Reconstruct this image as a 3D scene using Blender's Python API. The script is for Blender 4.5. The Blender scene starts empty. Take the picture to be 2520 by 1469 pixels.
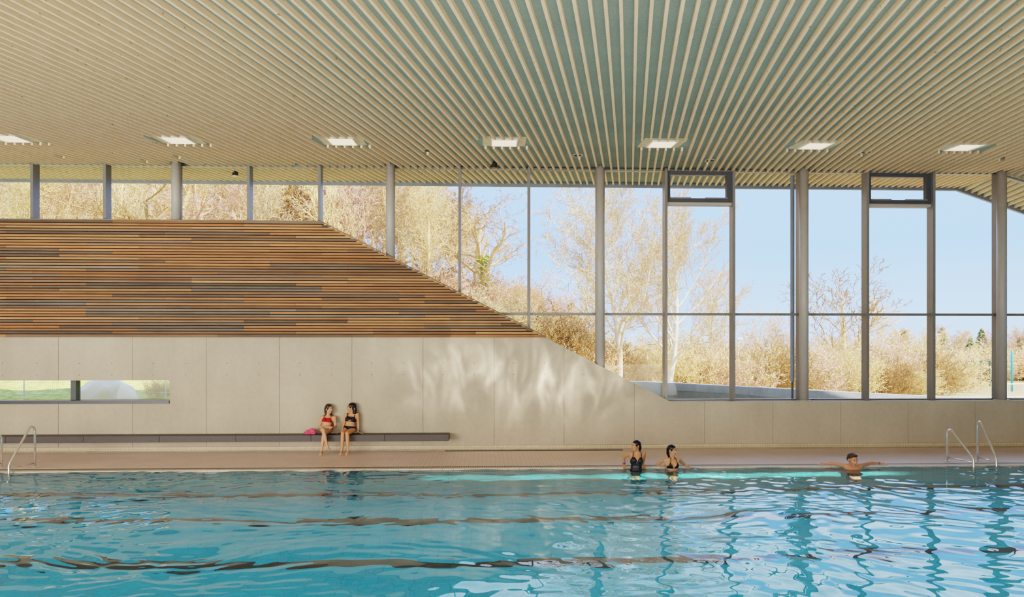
import bpy, bmesh, math, random
import numpy as np
from mathutils import Vector, Matrix, Quaternion

scene = bpy.context.scene
COL = scene.collection
R = math.radians

# ------------------------------------------------------------------ camera model
F, HZ, YAW = 1650.0, 860.0, R(2.17)
D, H = 17.37, 2.60
CX = 1260.0
CAM = Vector((0, -D, H))
cd = bpy.data.cameras.new('camera')
cam = bpy.data.objects.new('camera', cd)
COL.objects.link(cam)
cam.location = CAM
cam.rotation_euler = (R(90), 0, -YAW)
cd.sensor_fit = 'HORIZONTAL'
cd.sensor_width = 36
cd.lens = F / 2520 * 36
cd.shift_y = (HZ - 734.5) / 2520
cd.clip_end = 600
cd.clip_start = 0.05
scene.camera = cam
scene.view_settings.view_transform = 'Filmic'
scene.view_settings.look = 'High Contrast'
scene.cycles.use_denoising = True
scene.cycles.max_bounces = 12
scene.cycles.transparent_max_bounces = 24
scene.cycles.sample_clamp_indirect = 6
scene.cycles.caustics_reflective = False

def ray(px, py):
    u, v = (px - CX) / F, (HZ - py) / F
    return Vector((u * math.cos(YAW) + math.sin(YAW), -u * math.sin(YAW) + math.cos(YAW), v))
def wp(px, py, Y=0.0):                       # photo point on a plane parallel to the wall
    d = ray(px, py); t = (Y + D) / d.y
    return CAM + d * t
def gp(px, py, z=0.0):                       # photo point on a horizontal plane
    d = ray(px, py); t = (z - H) / d.z
    return CAM + d * t
def xat(px, Y): return wp(px, HZ, Y).x
def zat(px, py, Y): return wp(px, py, Y).z

# ------------------------------------------------------------------ materials
def lin(c):
    return tuple(((x / 255 + 0.055) / 1.055) ** 2.4 if x / 255 > 0.04045 else x / 255 / 12.92 for x in c) + (1.0,)
class NT:
    def __init__(s, name):
        s.m = bpy.data.materials.new(name); s.m.use_nodes = True
        s.t = s.m.node_tree; s.t.nodes.clear()
        s.out = s.n('ShaderNodeOutputMaterial')
    def n(s, typ, **kw):
        x = s.t.nodes.new(typ)
        for k, v in kw.items(): setattr(x, k, v)
        return x
    def l(s, a, b): s.t.links.new(a, b)
    def coords(s, scale=(1, 1, 1), rot=(0, 0, 0), kind='Object'):
        tc = s.n('ShaderNodeTexCoord'); mp = s.n('ShaderNodeMapping')
        mp.inputs['Scale'].default_value = scale; mp.inputs['Rotation'].default_value = rot
        s.l(tc.outputs[kind], mp.inputs['Vector']); return mp.outputs['Vector']
    def noise(s, vec, scale, detail=4, rough=0.55):
        x = s.n('ShaderNodeTexNoise'); x.inputs['Scale'].default_value = scale
        x.inputs['Detail'].default_value = detail; x.inputs['Roughness'].default_value = rough
        s.l(vec, x.inputs['Vector']); return x.outputs['Fac']
    def ramp(s, fac, stops):
        x = s.n('ShaderNodeValToRGB'); e = x.color_ramp.elements
        while len(e) < len(stops): e.new(0.5)
        for el, (p, c) in zip(e, stops): el.position = p; el.color = c if len(c) == 4 else tuple(c) + (1,)
        s.l(fac, x.inputs['Fac']); return x.outputs['Color']
    def mix(s, fac, a, b, blend='MIX'):
        x = s.n('ShaderNodeMix', data_type='RGBA', blend_type=blend)
        for i, v in ((0, fac), (6, a), (7, b)):
            if hasattr(v, 'is_linked'): s.l(v, x.inputs[i])
            else: x.inputs[i].default_value = v
        return x.outputs[2]
    def bsdf(s, col, rough=0.6, metal=0.0, bump=None, bstr=0.2, spec=0.5, bdist=0.01, **kw):
        b = s.n('ShaderNodeBsdfPrincipled')
        if hasattr(col, 'is_linked'): s.l(col, b.inputs['Base Color'])
        else: b.inputs['Base Color'].default_value = col
        if hasattr(rough, 'is_linked'): s.l(rough, b.inputs['Roughness'])
        else: b.inputs['Roughness'].default_value = rough
        b.inputs['Metallic'].default_value = metal
        b.inputs['Specular IOR Level'].default_value = spec
        for k, v in kw.items(): b.inputs[k.replace('_', ' ')].default_value = v
        if bump is not None:
            bp = s.n('ShaderNodeBump'); bp.inputs['Strength'].default_value = bstr
            bp.inputs['Distance'].default_value = bdist
            s.l(bump, bp.inputs['Height']); s.l(bp.outputs['Normal'], b.inputs['Normal'])
        s.l(b.outputs[0], s.out.inputs['Surface']); return b

def simple(name, c, rough=0.6, metal=0.0, var=0.12, scale=6.0, spec=0.5, **kw):
    t = NT(name); v = t.coords()
    n = t.noise(v, scale)
    c0 = lin(c); a = tuple(x * (1 - var) for x in c0[:3]) + (1,); b = tuple(min(1, x * (1 + var)) for x in c0[:3]) + (1,)
    t.bsdf(t.ramp(n, [(0.3, a), (0.7, b)]), rough, metal, spec=spec, **kw)
    return t.m

def m_concrete():
    t = NT('fair_faced_concrete'); v = t.coords()
    n1 = t.noise(v, 0.55, 5, 0.6); n2 = t.noise(v, 9, 6, 0.65); vs = t.coords((1.2, 1, 0.25)); n3 = t.noise(vs, 1.6, 4)
    a = t.ramp(n1, [(0.3, lin((184, 173, 155))), (0.7, lin((198, 188, 170)))])
    b = t.ramp(n2, [(0.3, (0.92, 0.92, 0.92)), (0.7, (1.04, 1.03, 1.02))])
    c = t.ramp(n3, [(0.3, (0.94, 0.93, 0.92)), (0.7, (1.03, 1.03, 1.03))])
    x = t.mix(1.0, t.mix(1.0, a, b, 'MULTIPLY'), c, 'MULTIPLY')
    t.bsdf(x, 0.72, bump=n2, bstr=0.05, spec=0.3); return t.m
def m_outconcrete():
    t = NT('weathered_concrete'); v = t.coords((1, 1, 0.4)); n1 = t.noise(v, 1.2, 6, 0.7); n2 = t.noise(t.coords(), 12, 5)
    a = t.ramp(n1, [(0.3, lin((180, 183, 190))), (0.75, lin((226, 228, 232)))])
    t.bsdf(t.mix(1.0, a, t.ramp(n2, [(0.3, (0.9, 0.9, 0.9)), (0.7, (1.03, 1.03, 1.03))]), 'MULTIPLY'), 0.85); return t.m
def m_board():
    t = NT('weathered_larch_boards'); at = t.n('ShaderNodeAttribute', attribute_name='Col')
    v = t.coords((1.0, 8, 30)); n = t.noise(v, 1.3, 6, 0.6); n2 = t.noise(t.coords((0.8, 1, 3)), 1.1, 3)
    g = t.ramp(n, [(0.25, (0.72, 0.70, 0.68)), (0.7, (1.1, 1.08, 1.06))])
    g2 = t.ramp(n2, [(0.3, (0.86, 0.84, 0.82)), (0.7, (1.08, 1.06, 1.05))])
    x = t.mix(1.0, t.mix(1.0, at.outputs['Color'], g, 'MULTIPLY'), g2, 'MULTIPLY')
    t.bsdf(x, 0.65, spec=0.3); return t.m
def m_slat():
    t = NT('pale_spruce_slat'); v = t.coords((9, 0.5, 9)); n = t.noise(v, 2.2, 5, 0.6); k = t.noise(t.coords((5, 2.2, 5)), 3.3, 2)
    g = t.ramp(n, [(0.25, lin((232, 198, 158))), (0.75, lin((247, 221, 190)))])
    kn = t.ramp(k, [(0.26, (0.45, 0.36, 0.26)), (0.285, (1, 1, 1))])
    t.bsdf(t.mix(1.0, g, kn, 'MULTIPLY'), 0.7, spec=0.25); return t.m
def m_felt():
    t = NT('grey_green_acoustic_felt'); v = t.coords((1, 1, 1)); n = t.noise(v, 30, 4, 0.7); n1 = t.noise(t.coords((0.05, 0.9, 1)), 1.4, 2)
    a = t.ramp(n, [(0.3, lin((150, 162, 154))), (0.7, lin((172, 184, 174)))])
    b = t.ramp(n1, [(0.35, (0.92, 0.93, 0.93)), (0.65, (1.05, 1.05, 1.05))])
    t.bsdf(t.mix(1.0, a, b, 'MULTIPLY'), 0.95, spec=0.05); return t.m
def m_tile(name, c1, c2, grout, size, rough, groutw=0.05, rotx=0.0, bstr=0.1):
    t = NT(name); v = t.coords((1, 1, 1), (rotx, 0, 0))
    b = t.n('ShaderNodeTexBrick', offset=0.0, squash=1.0); t.l(v, b.inputs['Vector'])
    b.inputs['Color1'].default_value = lin(c1); b.inputs['Color2'].default_value = lin(c2); b.inputs['Mortar'].default_value = lin(grout)
    b.inputs['Scale'].default_value = 1.0; b.inputs['Brick Width'].default_value = size; b.inputs['Row Height'].default_value = size
    b.inputs['Mortar Size'].default_value = size * groutw; b.inputs['Mortar Smooth'].default_value = 0.3
    n = t.noise(t.coords(), 1.3, 4); g = t.ramp(n, [(0.3, (0.93, 0.93, 0.93)), (0.7, (1.04, 1.04, 1.04))])
    t.bsdf(t.mix(1.0, b.outputs['Color'], g, 'MULTIPLY'), rough, bump=b.outputs['Fac'], bstr=-bstr); return t.m
def m_glass():
    t = NT('clear_window_glass'); tr = t.n('ShaderNodeBsdfTransparent'); gl = t.n('ShaderNodeBsdfGlossy')
    tr.inputs[0].default_value = (0.97, 0.985, 0.98, 1); gl.inputs['Roughness'].default_value = 0.0
    fr = t.n('ShaderNodeFresnel'); fr.inputs['IOR'].default_value = 1.18
    mx = t.n('ShaderNodeMixShader'); t.l(fr.outputs[0], mx.inputs[0]); t.l(tr.outputs[0], mx.inputs[1]); t.l(gl.outputs[0], mx.inputs[2])
    t.l(mx.outputs[0], t.out.inputs['Surface']); return t.m
def m_water():
    t = NT('pool_water_surface')
    rf = t.n('ShaderNodeBsdfRefraction'); rf.inputs['Color'].default_value = (0.62, 0.95, 1.0, 1); rf.inputs['IOR'].default_value = 1.333; rf.inputs['Roughness'].default_value = 0.0
    gl = t.n('ShaderNodeBsdfGlossy'); gl.inputs['Roughness'].default_value = 0.0
    fr = t.n('ShaderNodeFresnel'); fr.inputs['IOR'].default_value = 1.333
    mu = t.n('ShaderNodeMath', operation='MULTIPLY', use_clamp=True); mu.inputs[1].default_value = 1.28; t.l(fr.outputs[0], mu.inputs[0])
    mn = t.n('ShaderNodeMath', operation='MINIMUM'); mn.inputs[1].default_value = 0.6; t.l(mu.outputs[0], mn.inputs[0])
    mx = t.n('ShaderNodeMixShader'); t.l(mn.outputs[0], mx.inputs[0]); t.l(rf.outputs[0], mx.inputs[1]); t.l(gl.outputs[0], mx.inputs[2])
    t.l(mx.outputs[0], t.out.inputs['Surface']); return t.m
def m_emit(name, c, s):
    t = NT(name); v = t.coords((1, 1, 1)); b = t.n('ShaderNodeTexBrick', offset=0.0); t.l(v, b.inputs['Vector'])
    b.inputs['Scale'].default_value = 1; b.inputs['Brick Width'].default_value = 0.05; b.inputs['Row Height'].default_value = 0.05; b.inputs['Mortar Size'].default_value = 0.004
    b.inputs['Color1'].default_value = lin(c); b.inputs['Color2'].default_value = lin(c); b.inputs['Mortar'].default_value = lin(tuple(x * 0.82 for x in c))
    e = t.n('ShaderNodeEmission'); e.inputs['Strength'].default_value = s; t.l(b.outputs['Color'], e.inputs['Color'])
    t.l(e.outputs[0], t.out.inputs['Surface']); return t.m
def m_terrain():
    t = NT('grass_and_leaf_litter'); v = t.coords(); n = t.noise(v, 0.8, 6, 0.65); n2 = t.noise(v, 5, 6, 0.7)
    at = t.n('ShaderNodeAttribute', attribute_name='Col')
    g = t.ramp(n2, [(0.3, (0.42, 0.42, 0.34)), (0.7, (1.25, 1.25, 1.15))]); g2 = t.ramp(n, [(0.3, (0.85, 0.82, 0.72)), (0.7, (1.1, 1.1, 1.1))])
    t.bsdf(t.mix(1.0, t.mix(1.0, at.outputs['Color'], g, 'MULTIPLY'), g2, 'MULTIPLY'), 0.95, spec=0.1); return t.m

M = {}
M['concrete'] = m_concrete(); M['outconcrete'] = m_outconcrete(); M['board'] = m_board(); M['slat'] = m_slat(); M['felt'] = m_felt()
M['deck'] = m_tile('beige_deck_tile', (246, 219, 211), (240, 213, 205), (216, 188, 178), 0.10, 0.32, 0.05)
M['coping'] = m_tile('cream_coping_tile', (226, 206, 188), (220, 200, 182), (190, 170, 152), 0.24, 0.3, 0.03)
M['plinth'] = m_tile('cream_mosaic_tile', (214, 198, 168), (204, 188, 158), (160, 142, 112), 0.063, 0.4, 0.06, R(90))
M['pooltile'] = m_tile('turquoise_pool_tile', (14, 158, 182), (20, 164, 186), (30, 136, 156), 0.25, 0.5, 0.02)
M['poolwall'] = m_tile('turquoise_wall_tile', (78, 170, 172), (84, 174, 176), (60, 140, 150), 0.25, 0.5, 0.02, R(90))
M['lane'] = simple('dark_lane_tile', (52, 44, 42), 0.6)
M['glass'] = m_glass(); M['water'] = m_water()
M['steel'] = simple('grey_painted_steel', (176, 170, 163), 0.45, 0.0, 0.05)
M['frame'] = simple('grey_window_frame', (134, 131, 128), 0.32, 0.15, 0.05)
M['darkframe'] = simple('dark_grey_frame', (84, 86, 92), 0.4, 0.1, 0.06)
M['fascia'] = simple('slate_grey_fascia', (138, 141, 150), 0.5, 0.1, 0.05)
M['bench'] = simple('anthracite_bench', (86, 80, 80), 0.55, 0.0, 0.10, 14)
M['chrome'] = simple('polished_stainless_steel', (236, 231, 224), 0.24, 0.75, 0.03)
M['darkmetal'] = simple('black_metal', (34, 33, 34), 0.5)
M['joint'] = simple('dark_joint', (140, 124, 100), 0.9)
M['white'] = simple('white_enamel', (235, 230, 220), 0.4)
M['cover'] = simple('cream_light_cover', (226, 208, 172), 0.7)
M['lamp'] = m_emit('lit_prism_panel', (255, 230, 196), 1.8)
M['grate'] = m_tile('slotted_grate', (196, 178, 154), (190, 172, 150), (66, 56, 48), 0.05, 0.5, 0.22)
M['drain'] = m_tile('dark_drain_grate', (120, 108, 94), (120, 108, 94), (40, 36, 32), 0.05, 0.5, 0.25)
M['terrain'] = m_terrain()
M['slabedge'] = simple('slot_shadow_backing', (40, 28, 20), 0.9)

# ------------------------------------------------------------------ object helpers
def tag(o, label=None, cat=None, group=None, kind=None):
    if label: o['label'] = label
    if cat: o['category'] = cat
    if group: o['group'] = group
    if kind: o['kind'] = kind
    return o
def empty(name, loc=(0, 0, 0), rz=0.0, label=None, cat=None, group=None, kind=None):
    o = bpy.data.objects.new(name, None); COL.objects.link(o); o.location = loc; o.rotation_euler = (0, 0, rz)
    o.empty_display_size = 0.1
    return tag(o, label, cat, group, kind)
class MB:
    def __init__(s): s.v, s.f, s.c = [], [], []
    def add(s, vs, fs, col=None):
        k = len(s.v); s.v += [tuple(v) for v in vs]; s.f += [tuple(i + k for i in f) for f in fs]
        if col is not None: s.c += [tuple(col)] * len(vs)
    def hexa(s, p, col=None):      # p: 8 pts, bottom 4 ccw then top 4 ccw
        s.add(p, [(3, 2, 1, 0), (4, 5, 6, 7), (0, 1, 5, 4), (1, 2, 6, 5), (2, 3, 7, 6), (3, 0, 4, 7)], col)
    def box(s, x0, x1, y0, y1, z0, z1, col=None):
        s.hexa([(x0, y0, z0), (x1, y0, z0), (x1, y1, z0), (x0, y1, z0), (x0, y0, z1), (x1, y0, z1), (x1, y1, z1), (x0, y1, z1)], col)
    def prism(s, poly, y0, y1, col=None):     # poly of (x,z), extruded along y
        n = len(poly)
        vs = [(x, y0, z) for x, z in poly] + [(x, y1, z) for x, z in poly]
        s.add(vs, [tuple(range(n)), tuple(range(2 * n - 1, n - 1, -1))] + [(i, i + n, (i + 1) % n + n, (i + 1) % n) for i in range(n)], col)
    def tube(s, pts, rad, n=12, cap=True, col=None):
        pts = [Vector(p) for p in pts]
        if not hasattr(rad, '__len__'): rad = [rad] * len(pts)
        vs = []; up = None
        for i, p in enumerate(pts):
            d = (pts[min(i + 1, len(pts) - 1)] - pts[max(i - 1, 0)]).normalized()
            if up is None:
                up = Vector((0, 0, 1)) if abs(d.z) < 0.9 else Vector((1, 0, 0))
            a = up - d * up.dot(d)
            if a.length < 1e-4: a = d.orthogonal()
            a.normalize(); up = a; b = d.cross(a)
            for k in range(n):
                t = 2 * math.pi * k / n
                vs.append(p + (a * math.cos(t) + b * math.sin(t)) * rad[i])
        fs = []
        for i in range(len(pts) - 1):
            for k in range(n): fs.append((i * n + k, i * n + (k + 1) % n, (i + 1) * n + (k + 1) % n, (i + 1) * n + k))
        if cap: fs.append(tuple(range(n - 1, -1, -1))); fs.append(tuple((len(pts) - 1) * n + k for k in range(n)))
        s.add(vs, fs, col)
    def lathe(s, prof, c=(0, 0, 0), n=24):
        vs = []; fs = []
        for r, z in prof:
            for k in range(n): t = 2 * math.pi * k / n; vs.append((c[0] + r * math.cos(t), c[1] + r * math.sin(t), c[2] + z))
        for i in range(len(prof) - 1):
            for k in range(n): fs.append((i * n + k, i * n + (k + 1) % n, (i + 1) * n + (k + 1) % n, (i + 1) * n + k))
        fs.append(tuple(range(n - 1, -1, -1))); fs.append(tuple((len(prof) - 1) * n + k for k in range(n)))
        s.add(vs, fs)
    def build(s, name, mat, parent=None, smooth=False, bevel=0.0, origin=None, fixn=True):
        me = bpy.data.meshes.new(name)
        o0 = Vector(origin) if origin is not None else None
        vs = s.v
        if o0 is not None: vs = [(v[0] - o0.x, v[1] - o0.y, v[2] - o0.z) for v in vs]
        me.from_pydata(vs, [], s.f); me.update()
        if fixn:
            bm = bmesh.new(); bm.from_mesh(me); bmesh.ops.recalc_face_normals(bm, faces=bm.faces); bm.to_mesh(me); bm.free()
        if s.c:
            at = me.color_attributes.new('Col', 'FLOAT_COLOR', 'POINT')
            at.data.foreach_set('color', np.array([(c + (1,))[:4] if len(c) == 3 else c for c in s.c], dtype=np.float32).ravel())
        me.materials.append(mat)
        if smooth: me.polygons.foreach_set('use_smooth', [True] * len(me.polygons))
        o = bpy.data.objects.new(name, me); COL.objects.link(o)
        if o0 is not None: o.location = o0
        if parent is not None: o.parent = parent
        if bevel > 0:
            b = o.modifiers.new('bevel', 'BEVEL'); b.width = bevel; b.segments = 2; b.limit_method = 'ANGLE'
        return o
def local(parent, pts):                       # world -> parent local (parents are never scaled)
    bpy.context.view_layer.update()
    inv = parent.matrix_world.inverted()
    return [inv @ Vector(p) for p in pts]
def shift(mb, loc):
    mb.v = [(v[0] - loc[0], v[1] - loc[1], v[2] - loc[2]) for v in mb.v]; return mb

# ------------------------------------------------------------------ roof / ceiling
YF = 0.45                                      # plane of the glazing
ZCF = zat(1300, 419, YF)                       # underside of slats at the glazing
CS = (HZ - 768) / F                            # the roof rises gently towards the outside
XF = xat(2479, YF); FOLD = 0.33
YOUT = 2.45
def zc(x, y): return ZCF + CS * (y - YF) - (FOLD * (x - XF) if x > XF else 0.0)
def ceilp(px, py, dz=0.0):
    d = ray(px, py); base = ZCF + dz - CS * YF
    t = (base + CS * CAM.y - CAM.z) / (d.z - CS * d.y)
    return CAM + d * t
SD = 0.078                                     # slat depth
XL, XR, YB = -19.0, 20.0, -21.0
ceil = MB()
for x0, x1 in ((XL, XF), (XF, XR)):
    p = []
    for dz in (SD, SD + 0.35):
        p += [(x0, YB, zc(x0, YB) + dz), (x1, YB, zc(x1, YB) + dz), (x1, YOUT, zc(x1, YOUT) + dz), (x0, YOUT, zc(x0, YOUT) + dz)]
    ceil.hexa(p)
ceiling = ceil.build('ceiling', M['felt']); tag(ceiling, 'grey green felt ceiling hung with long pale wooden slats', None, kind='structure')

# fittings in the ceiling
LIGHTS = [(24, 337), (437, 341), (842, 344.5), (1241, 347.5), (1629, 351), (2007, 355), (2373, 359)]
SPOTS = [(145, 378), (350, 389.5), (437, 379), (733, 402), (1051, 369), (1421, 381), (1747, 394), (2131, 373), (2473, 386)]
holes = []
LW, LL = 0.60, 0.60
for px, py in LIGHTS:
    c = ceilp(px, py, SD); holes.append((c.x, c.y, 0.98 / 2, 0.80 / 2))
for px, py in SPOTS:
    c = ceilp(px, py, SD); holes.append((c.x, c.y + 0.02, 0.10, 0.14))
SX = (ray(1550, HZ).x / ray(1550, HZ).y)       # slats run a little askew to the wall
PITCH = 0.1915
SWD = 0.046
sl = MB()
xs0 = ceilp(1557.5, 417.5).x - SX * ceilp(1557.5, 417.5).y
COLPX = [434, 961, 1477, 1978, 2465]
YC = 0.14
cols = [xat(p, YC) for p in COLPX]
for k in range(-130, 140):
    x0 = xs0 + k * PITCH
    cuts = [(YF - 0.07, YF + 0.07)]
    for hx, hy, hw, hl in holes:
        for y in (hy - hl, hy, hy + hl):
            if abs(x0 + SX * y - hx) < hw: cuts.append((hy - hl, hy + hl)); break
    for cxx in cols:
        if abs(x0 + SX * YC - cxx) < 0.14: cuts.append((YC - 0.15, YF + 0.07))
    yfold = (XF - x0) / SX
    ys = [(YB, YOUT - 0.06)]
    for a, b in sorted(cuts):
        new = []
        for p, q in ys:
            if b <= p or a >= q: new.append((p, q))
            else:
                if a > p: new.append((p, a))
                if b < q: new.append((b, q))
        ys = new
    for p, q in ys:
        parts = [(p, q)] if not (p < yfold < q) else [(p, yfold), (yfold, q)]
        for a, b in parts:
            if b - a < 0.01: continue
            xm = x0 + SX * (a + b) / 2
            if xm < XL or xm > XR: continue
            def z_(y):
                x = x0 + SX * y
                return ZCF + CS * (y - YF) - (FOLD * (x - XF) if xm > XF else 0)
            xa, xb, w = x0 + SX * a, x0 + SX * b, SWD / 2
            sl.hexa([(xa - w, a, z_(a)), (xa + w, a, z_(a)), (xb + w, b, z_(b)), (xb - w, b, z_(b)),
                     (xa - w, a, z_(a) + SD), (xa + w, a, z_(a) + SD), (xb + w, b, z_(b) + SD), (xb - w, b, z_(b) + SD)])
so = sl.build('slats', M['slat'], ceiling); tag(so, 'pale spruce slats running from the pool hall to the eaves')
fa = MB()
for x0, x1 in ((XL, XF), (XF, XR)):
    p = []
    for dz in (-0.07, 0.42):
        p += [(x0, YOUT - 0.06, zc(x0, YOUT) + dz), (x1, YOUT - 0.06, zc(x1, YOUT) + dz), (x1, YOUT + 0.03, zc(x1, YOUT) + dz), (x0, YOUT + 0.03, zc(x0, YOUT) + dz)]
    fa.hexa(p)
fa.build('fascia', M['fascia'], ceiling)

names = ['at the left edge of the picture', 'second from the left', 'third from the left', 'above the dark box sensor, middle of the row', 'third from the right', 'second from the right', 'furthest right of the row']
for (px, py), nm in zip(LIGHTS, names):
    c = ceilp(px, py, SD); z0 = c.z
    e = empty('ceiling_light', (c.x, c.y, z0), label='square lit ceiling light ' + nm, cat='ceiling light', group='square lights in the slatted ceiling')
    tilt = math.atan(CS); e.rotation_euler = (tilt, 0, 0)
    b = MB(); b.box(-0.485, 0.485, -0.395, 0.395, -0.012, -0.001); b.build('cover_plate', M['cover'], e)
    b = MB(); w, l, t = LW / 2, LL / 2, 0.022
    b.box(-w, w, -l, -l + t, -0.05, -0.011); b.box(-w, w, l - t, l, -0.05, -0.011); b.box(-w, -w + t, -l + t, l - t, -0.05, -0.011); b.box(w - t, w, -l + t, l - t, -0.05, -0.011)
    b.build('frame', M['white'], e)
    b = MB(); b.box(-w + t, w - t, -l + t, l - t, -0.03, -0.013); b.build('diffuser', M['lamp'], e)
snm = ['above the first window post from the left', 'left of the leftmost column', 'above the leftmost column', 'left of the fifth window post', 'between the third and fourth square lights', 'right of the middle column head', 'left of the first opening vent', 'between the two square lights at the right', 'near the right edge of the ceiling']
for (px, py), nm in zip(SPOTS, snm):
    c = ceilp(px, py, SD)
    e = empty('recessed_downlight', (c.x, c.y, c.z), label='small round dark downlight in the slats, ' + nm, cat='downlight', group='round downlights in the slatted ceiling')
    b = MB(); b.lathe([(0.125, -0.001), (0.13, -0.016), (0.10, -0.016)], n=28); b.build('rim', M['white'], e, smooth=False)
    b = MB(); b.lathe([(0.10, -0.002), (0.10, -0.019), (0.06, -0.03)], n=28); b.build('reflector', M['darkmetal'], e)
for px, py, nm in ((579, 427, 'dark cylinder spotlight hanging under the slats left of the fourth window post'), (1216, 407, 'dark box sensor hanging under the slats below a square light')):
    c = ceilp(px, py, -0.02)
    e = empty('ceiling_spotlight', (c.x, c.y, c.z), label=nm, cat='spotlight')
    b = MB(); b.lathe([(0.02, SD + 0.02), (0.02, 0.06), (0.075, 0.06), (0.075, -0.06), (0.06, -0.065)], n=24); b.build('housing', M['darkmetal'], e)
    b = MB(); b.lathe([(0.07, -0.06), (0.078, -0.066), (0.055, -0.072)], n=24); b.build('lens_ring', M['white'] if px < 900 else M['darkframe'], e)

# ------------------------------------------------------------------ end wall (concrete + boards)
WT = 0.62
pa = wp(788, 547); pb = wp(1650, 988.5)
slope = (pb.z - pa.z) / (pb.x - pa.x)
ZT, ZLOW = pa.z, pb.z
def T(x): return ZT if x < pa.x else (ZLOW if x > pb.x else pa.z + slope * (x - pa.x))
jpx = [143.5, 326, 508, 687.5, 866, 1041, 1216, 1388, 1561, 1734, 1902, 2069, 2235, 2400]
jx = [wp(p, 960).x for p in jpx]
jx = [XL] + [jx[0] - 1.9 * i for i in (2, 1)] + jx + [jx[-1] + 1.75 * i for i in (1, 2)] + [XR]
jx.sort()
SW = wp(417.5, 960); sz1, sz0 = wp(300, 936).z, wp(300, 993).z
WX1 = SW.x
wall = MB(); g = 0.004
for a, b in zip(jx[:-1], jx[1:]):
    a2, b2 = a + g, b - g
    if b - a < 0.05: continue
    prof = [(a2, T(a2))] + [(x, T(x)) for x in (pa.x, pb.x) if a2 < x < b2] + [(b2, T(b2))]
    def below(x0, x1, z0, tops): wall.prism([(x0, z0), (x1, z0)] + tops[::-1], 0.0, WT)
    if a2 >= WX1: below(a2, b2, 0.0, prof)
    else:
        xe = min(b2, WX1)
        wall.box(a2, xe, 0, WT, 0, sz0); 
        wall.prism([(a2, sz1), (xe, sz1)] + [(xe, T(xe)), (a2, T(a2))], 0, WT)
        if xe < b2: below(xe, b2, 0.0, [(xe, T(xe))] + [p for p in prof if p[0] > xe])
wall_back = wall.build('wall_back', M['concrete']); tag(wall_back, 'beige concrete wall with a sloping top and board cladding', kind='structure')
wj = MB()
for x in jx[1:-1]:
    if x < WX1: wj.box(x - g, x + g, 0.012, WT - 0.02, 0, sz0); wj.box(x - g, x + g, 0.012, WT - 0.02, sz1, T(x) - 0.02)
    else: wj.box(x - g, x + g, 0.012, WT - 0.02, 0, T(x) - 0.02)
wj.build('panel_joint', M['joint'], wall_back)
# tie holes
th = MB()
for a, b in zip(jx[:-1], jx[1:]):
    for fx in (0.28, 0.72):
        for zz in (1.95, 2.25):
            x = a + (b - a) * fx
            if T(x) > zz + 0.2: th.lathe([(0.014, 0), (0.014, 0.002)], n=10); n_ = 20; th.v[-n_:] = [(x + v[0], -0.001 - v[2], zz + v[1]) for v in th.v[-n_:]]
th.build('tie_hole', M['joint'], wall_back)
# cladding
rng = random.Random(5)
ZB = wp(600, 828).z
rows = 41; pitch = (ZT + 0.02 - ZB) / rows
pal = [(184, 121, 68), (190, 127, 74), (174, 111, 64), (184, 116, 64), (162, 110, 66), (190, 136, 80), (146, 106, 72), (138, 104, 78), (124, 100, 78), (112, 96, 80), (152, 104, 62), (128, 116, 102)]
wts = [10, 9, 7, 8, 5, 6, 6, 7, 7, 7, 5, 6]
def Xs(z): return pa.x + (z - pa.z) / slope + 0.035
cl = MB(); mod = 0.655
for r in range(rows):
    z0 = ZB + r * pitch; z1 = z0 + pitch * 0.72
    if r == rows - 1: z1 = z0 + pitch * 0.98
    if r == 0: z0 -= 0.02
    x = XL + rng.randint(0, 6) * mod
    x = -16 + (rng.randint(-4, 0)) * mod; last = None
    xe = min(Xs(z0), 99)
    while x < Xs(z0):
        nx = x + rng.choice([3, 4, 5, 6, 7, 8]) * mod
        c = rng.choices(pal, wts)[0]
        while c == last: c = rng.choices(pal, wts)[0]
        last = c; v = rng.uniform(0.86, 1.08); m_ = sum(c) / 3; cc = lin(tuple(min(255, (q * .7 + m_ * .3) * v * 1.12) for q in c))
        r0, r1 = min(nx - 0.004, Xs(z0)), min(nx - 0.004, Xs(z1))
        if r0 > x + 0.02 and r1 > x:
            y0, y1 = -0.055, -0.03
            cl.hexa([(x, y0, z0), (r0, y0, z0), (r0, y1, z0), (x, y1, z0), (x, y0, z1), (r1, y0, z1), (r1, y1, z1), (x, y1, z1)], cc)
        x = nx
cladding = cl.build('board_cladding', M['board'], wall_back); tag(cladding, 'horizontal brown and grey timber boards above the concrete')
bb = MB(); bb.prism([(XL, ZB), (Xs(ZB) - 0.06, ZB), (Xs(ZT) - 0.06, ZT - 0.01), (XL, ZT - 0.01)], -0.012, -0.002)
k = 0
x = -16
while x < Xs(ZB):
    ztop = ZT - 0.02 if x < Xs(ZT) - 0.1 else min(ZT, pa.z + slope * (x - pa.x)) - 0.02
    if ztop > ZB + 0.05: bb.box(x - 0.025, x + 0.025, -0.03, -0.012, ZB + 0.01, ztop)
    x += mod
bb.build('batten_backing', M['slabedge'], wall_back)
tr = MB()
tr.box(XL, pa.x + 0.04, -0.06, 0.04, ZT + 0.005, ZT + 0.03)
e0 = Vector((pa.x + 0.04, 0, ZT + 0.018)); 
tr.prism([(pa.x + 0.04, ZT + 0.005), (Xs(ZB) + 0.03, ZB - 0.012), (Xs(ZB) + 0.03, ZB + 0.012), (pa.x + 0.04, ZT + 0.03)], -0.06, 0.02)
tr.build('cladding_edge', M['board' if False else 'joint'], wall_back)

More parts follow.
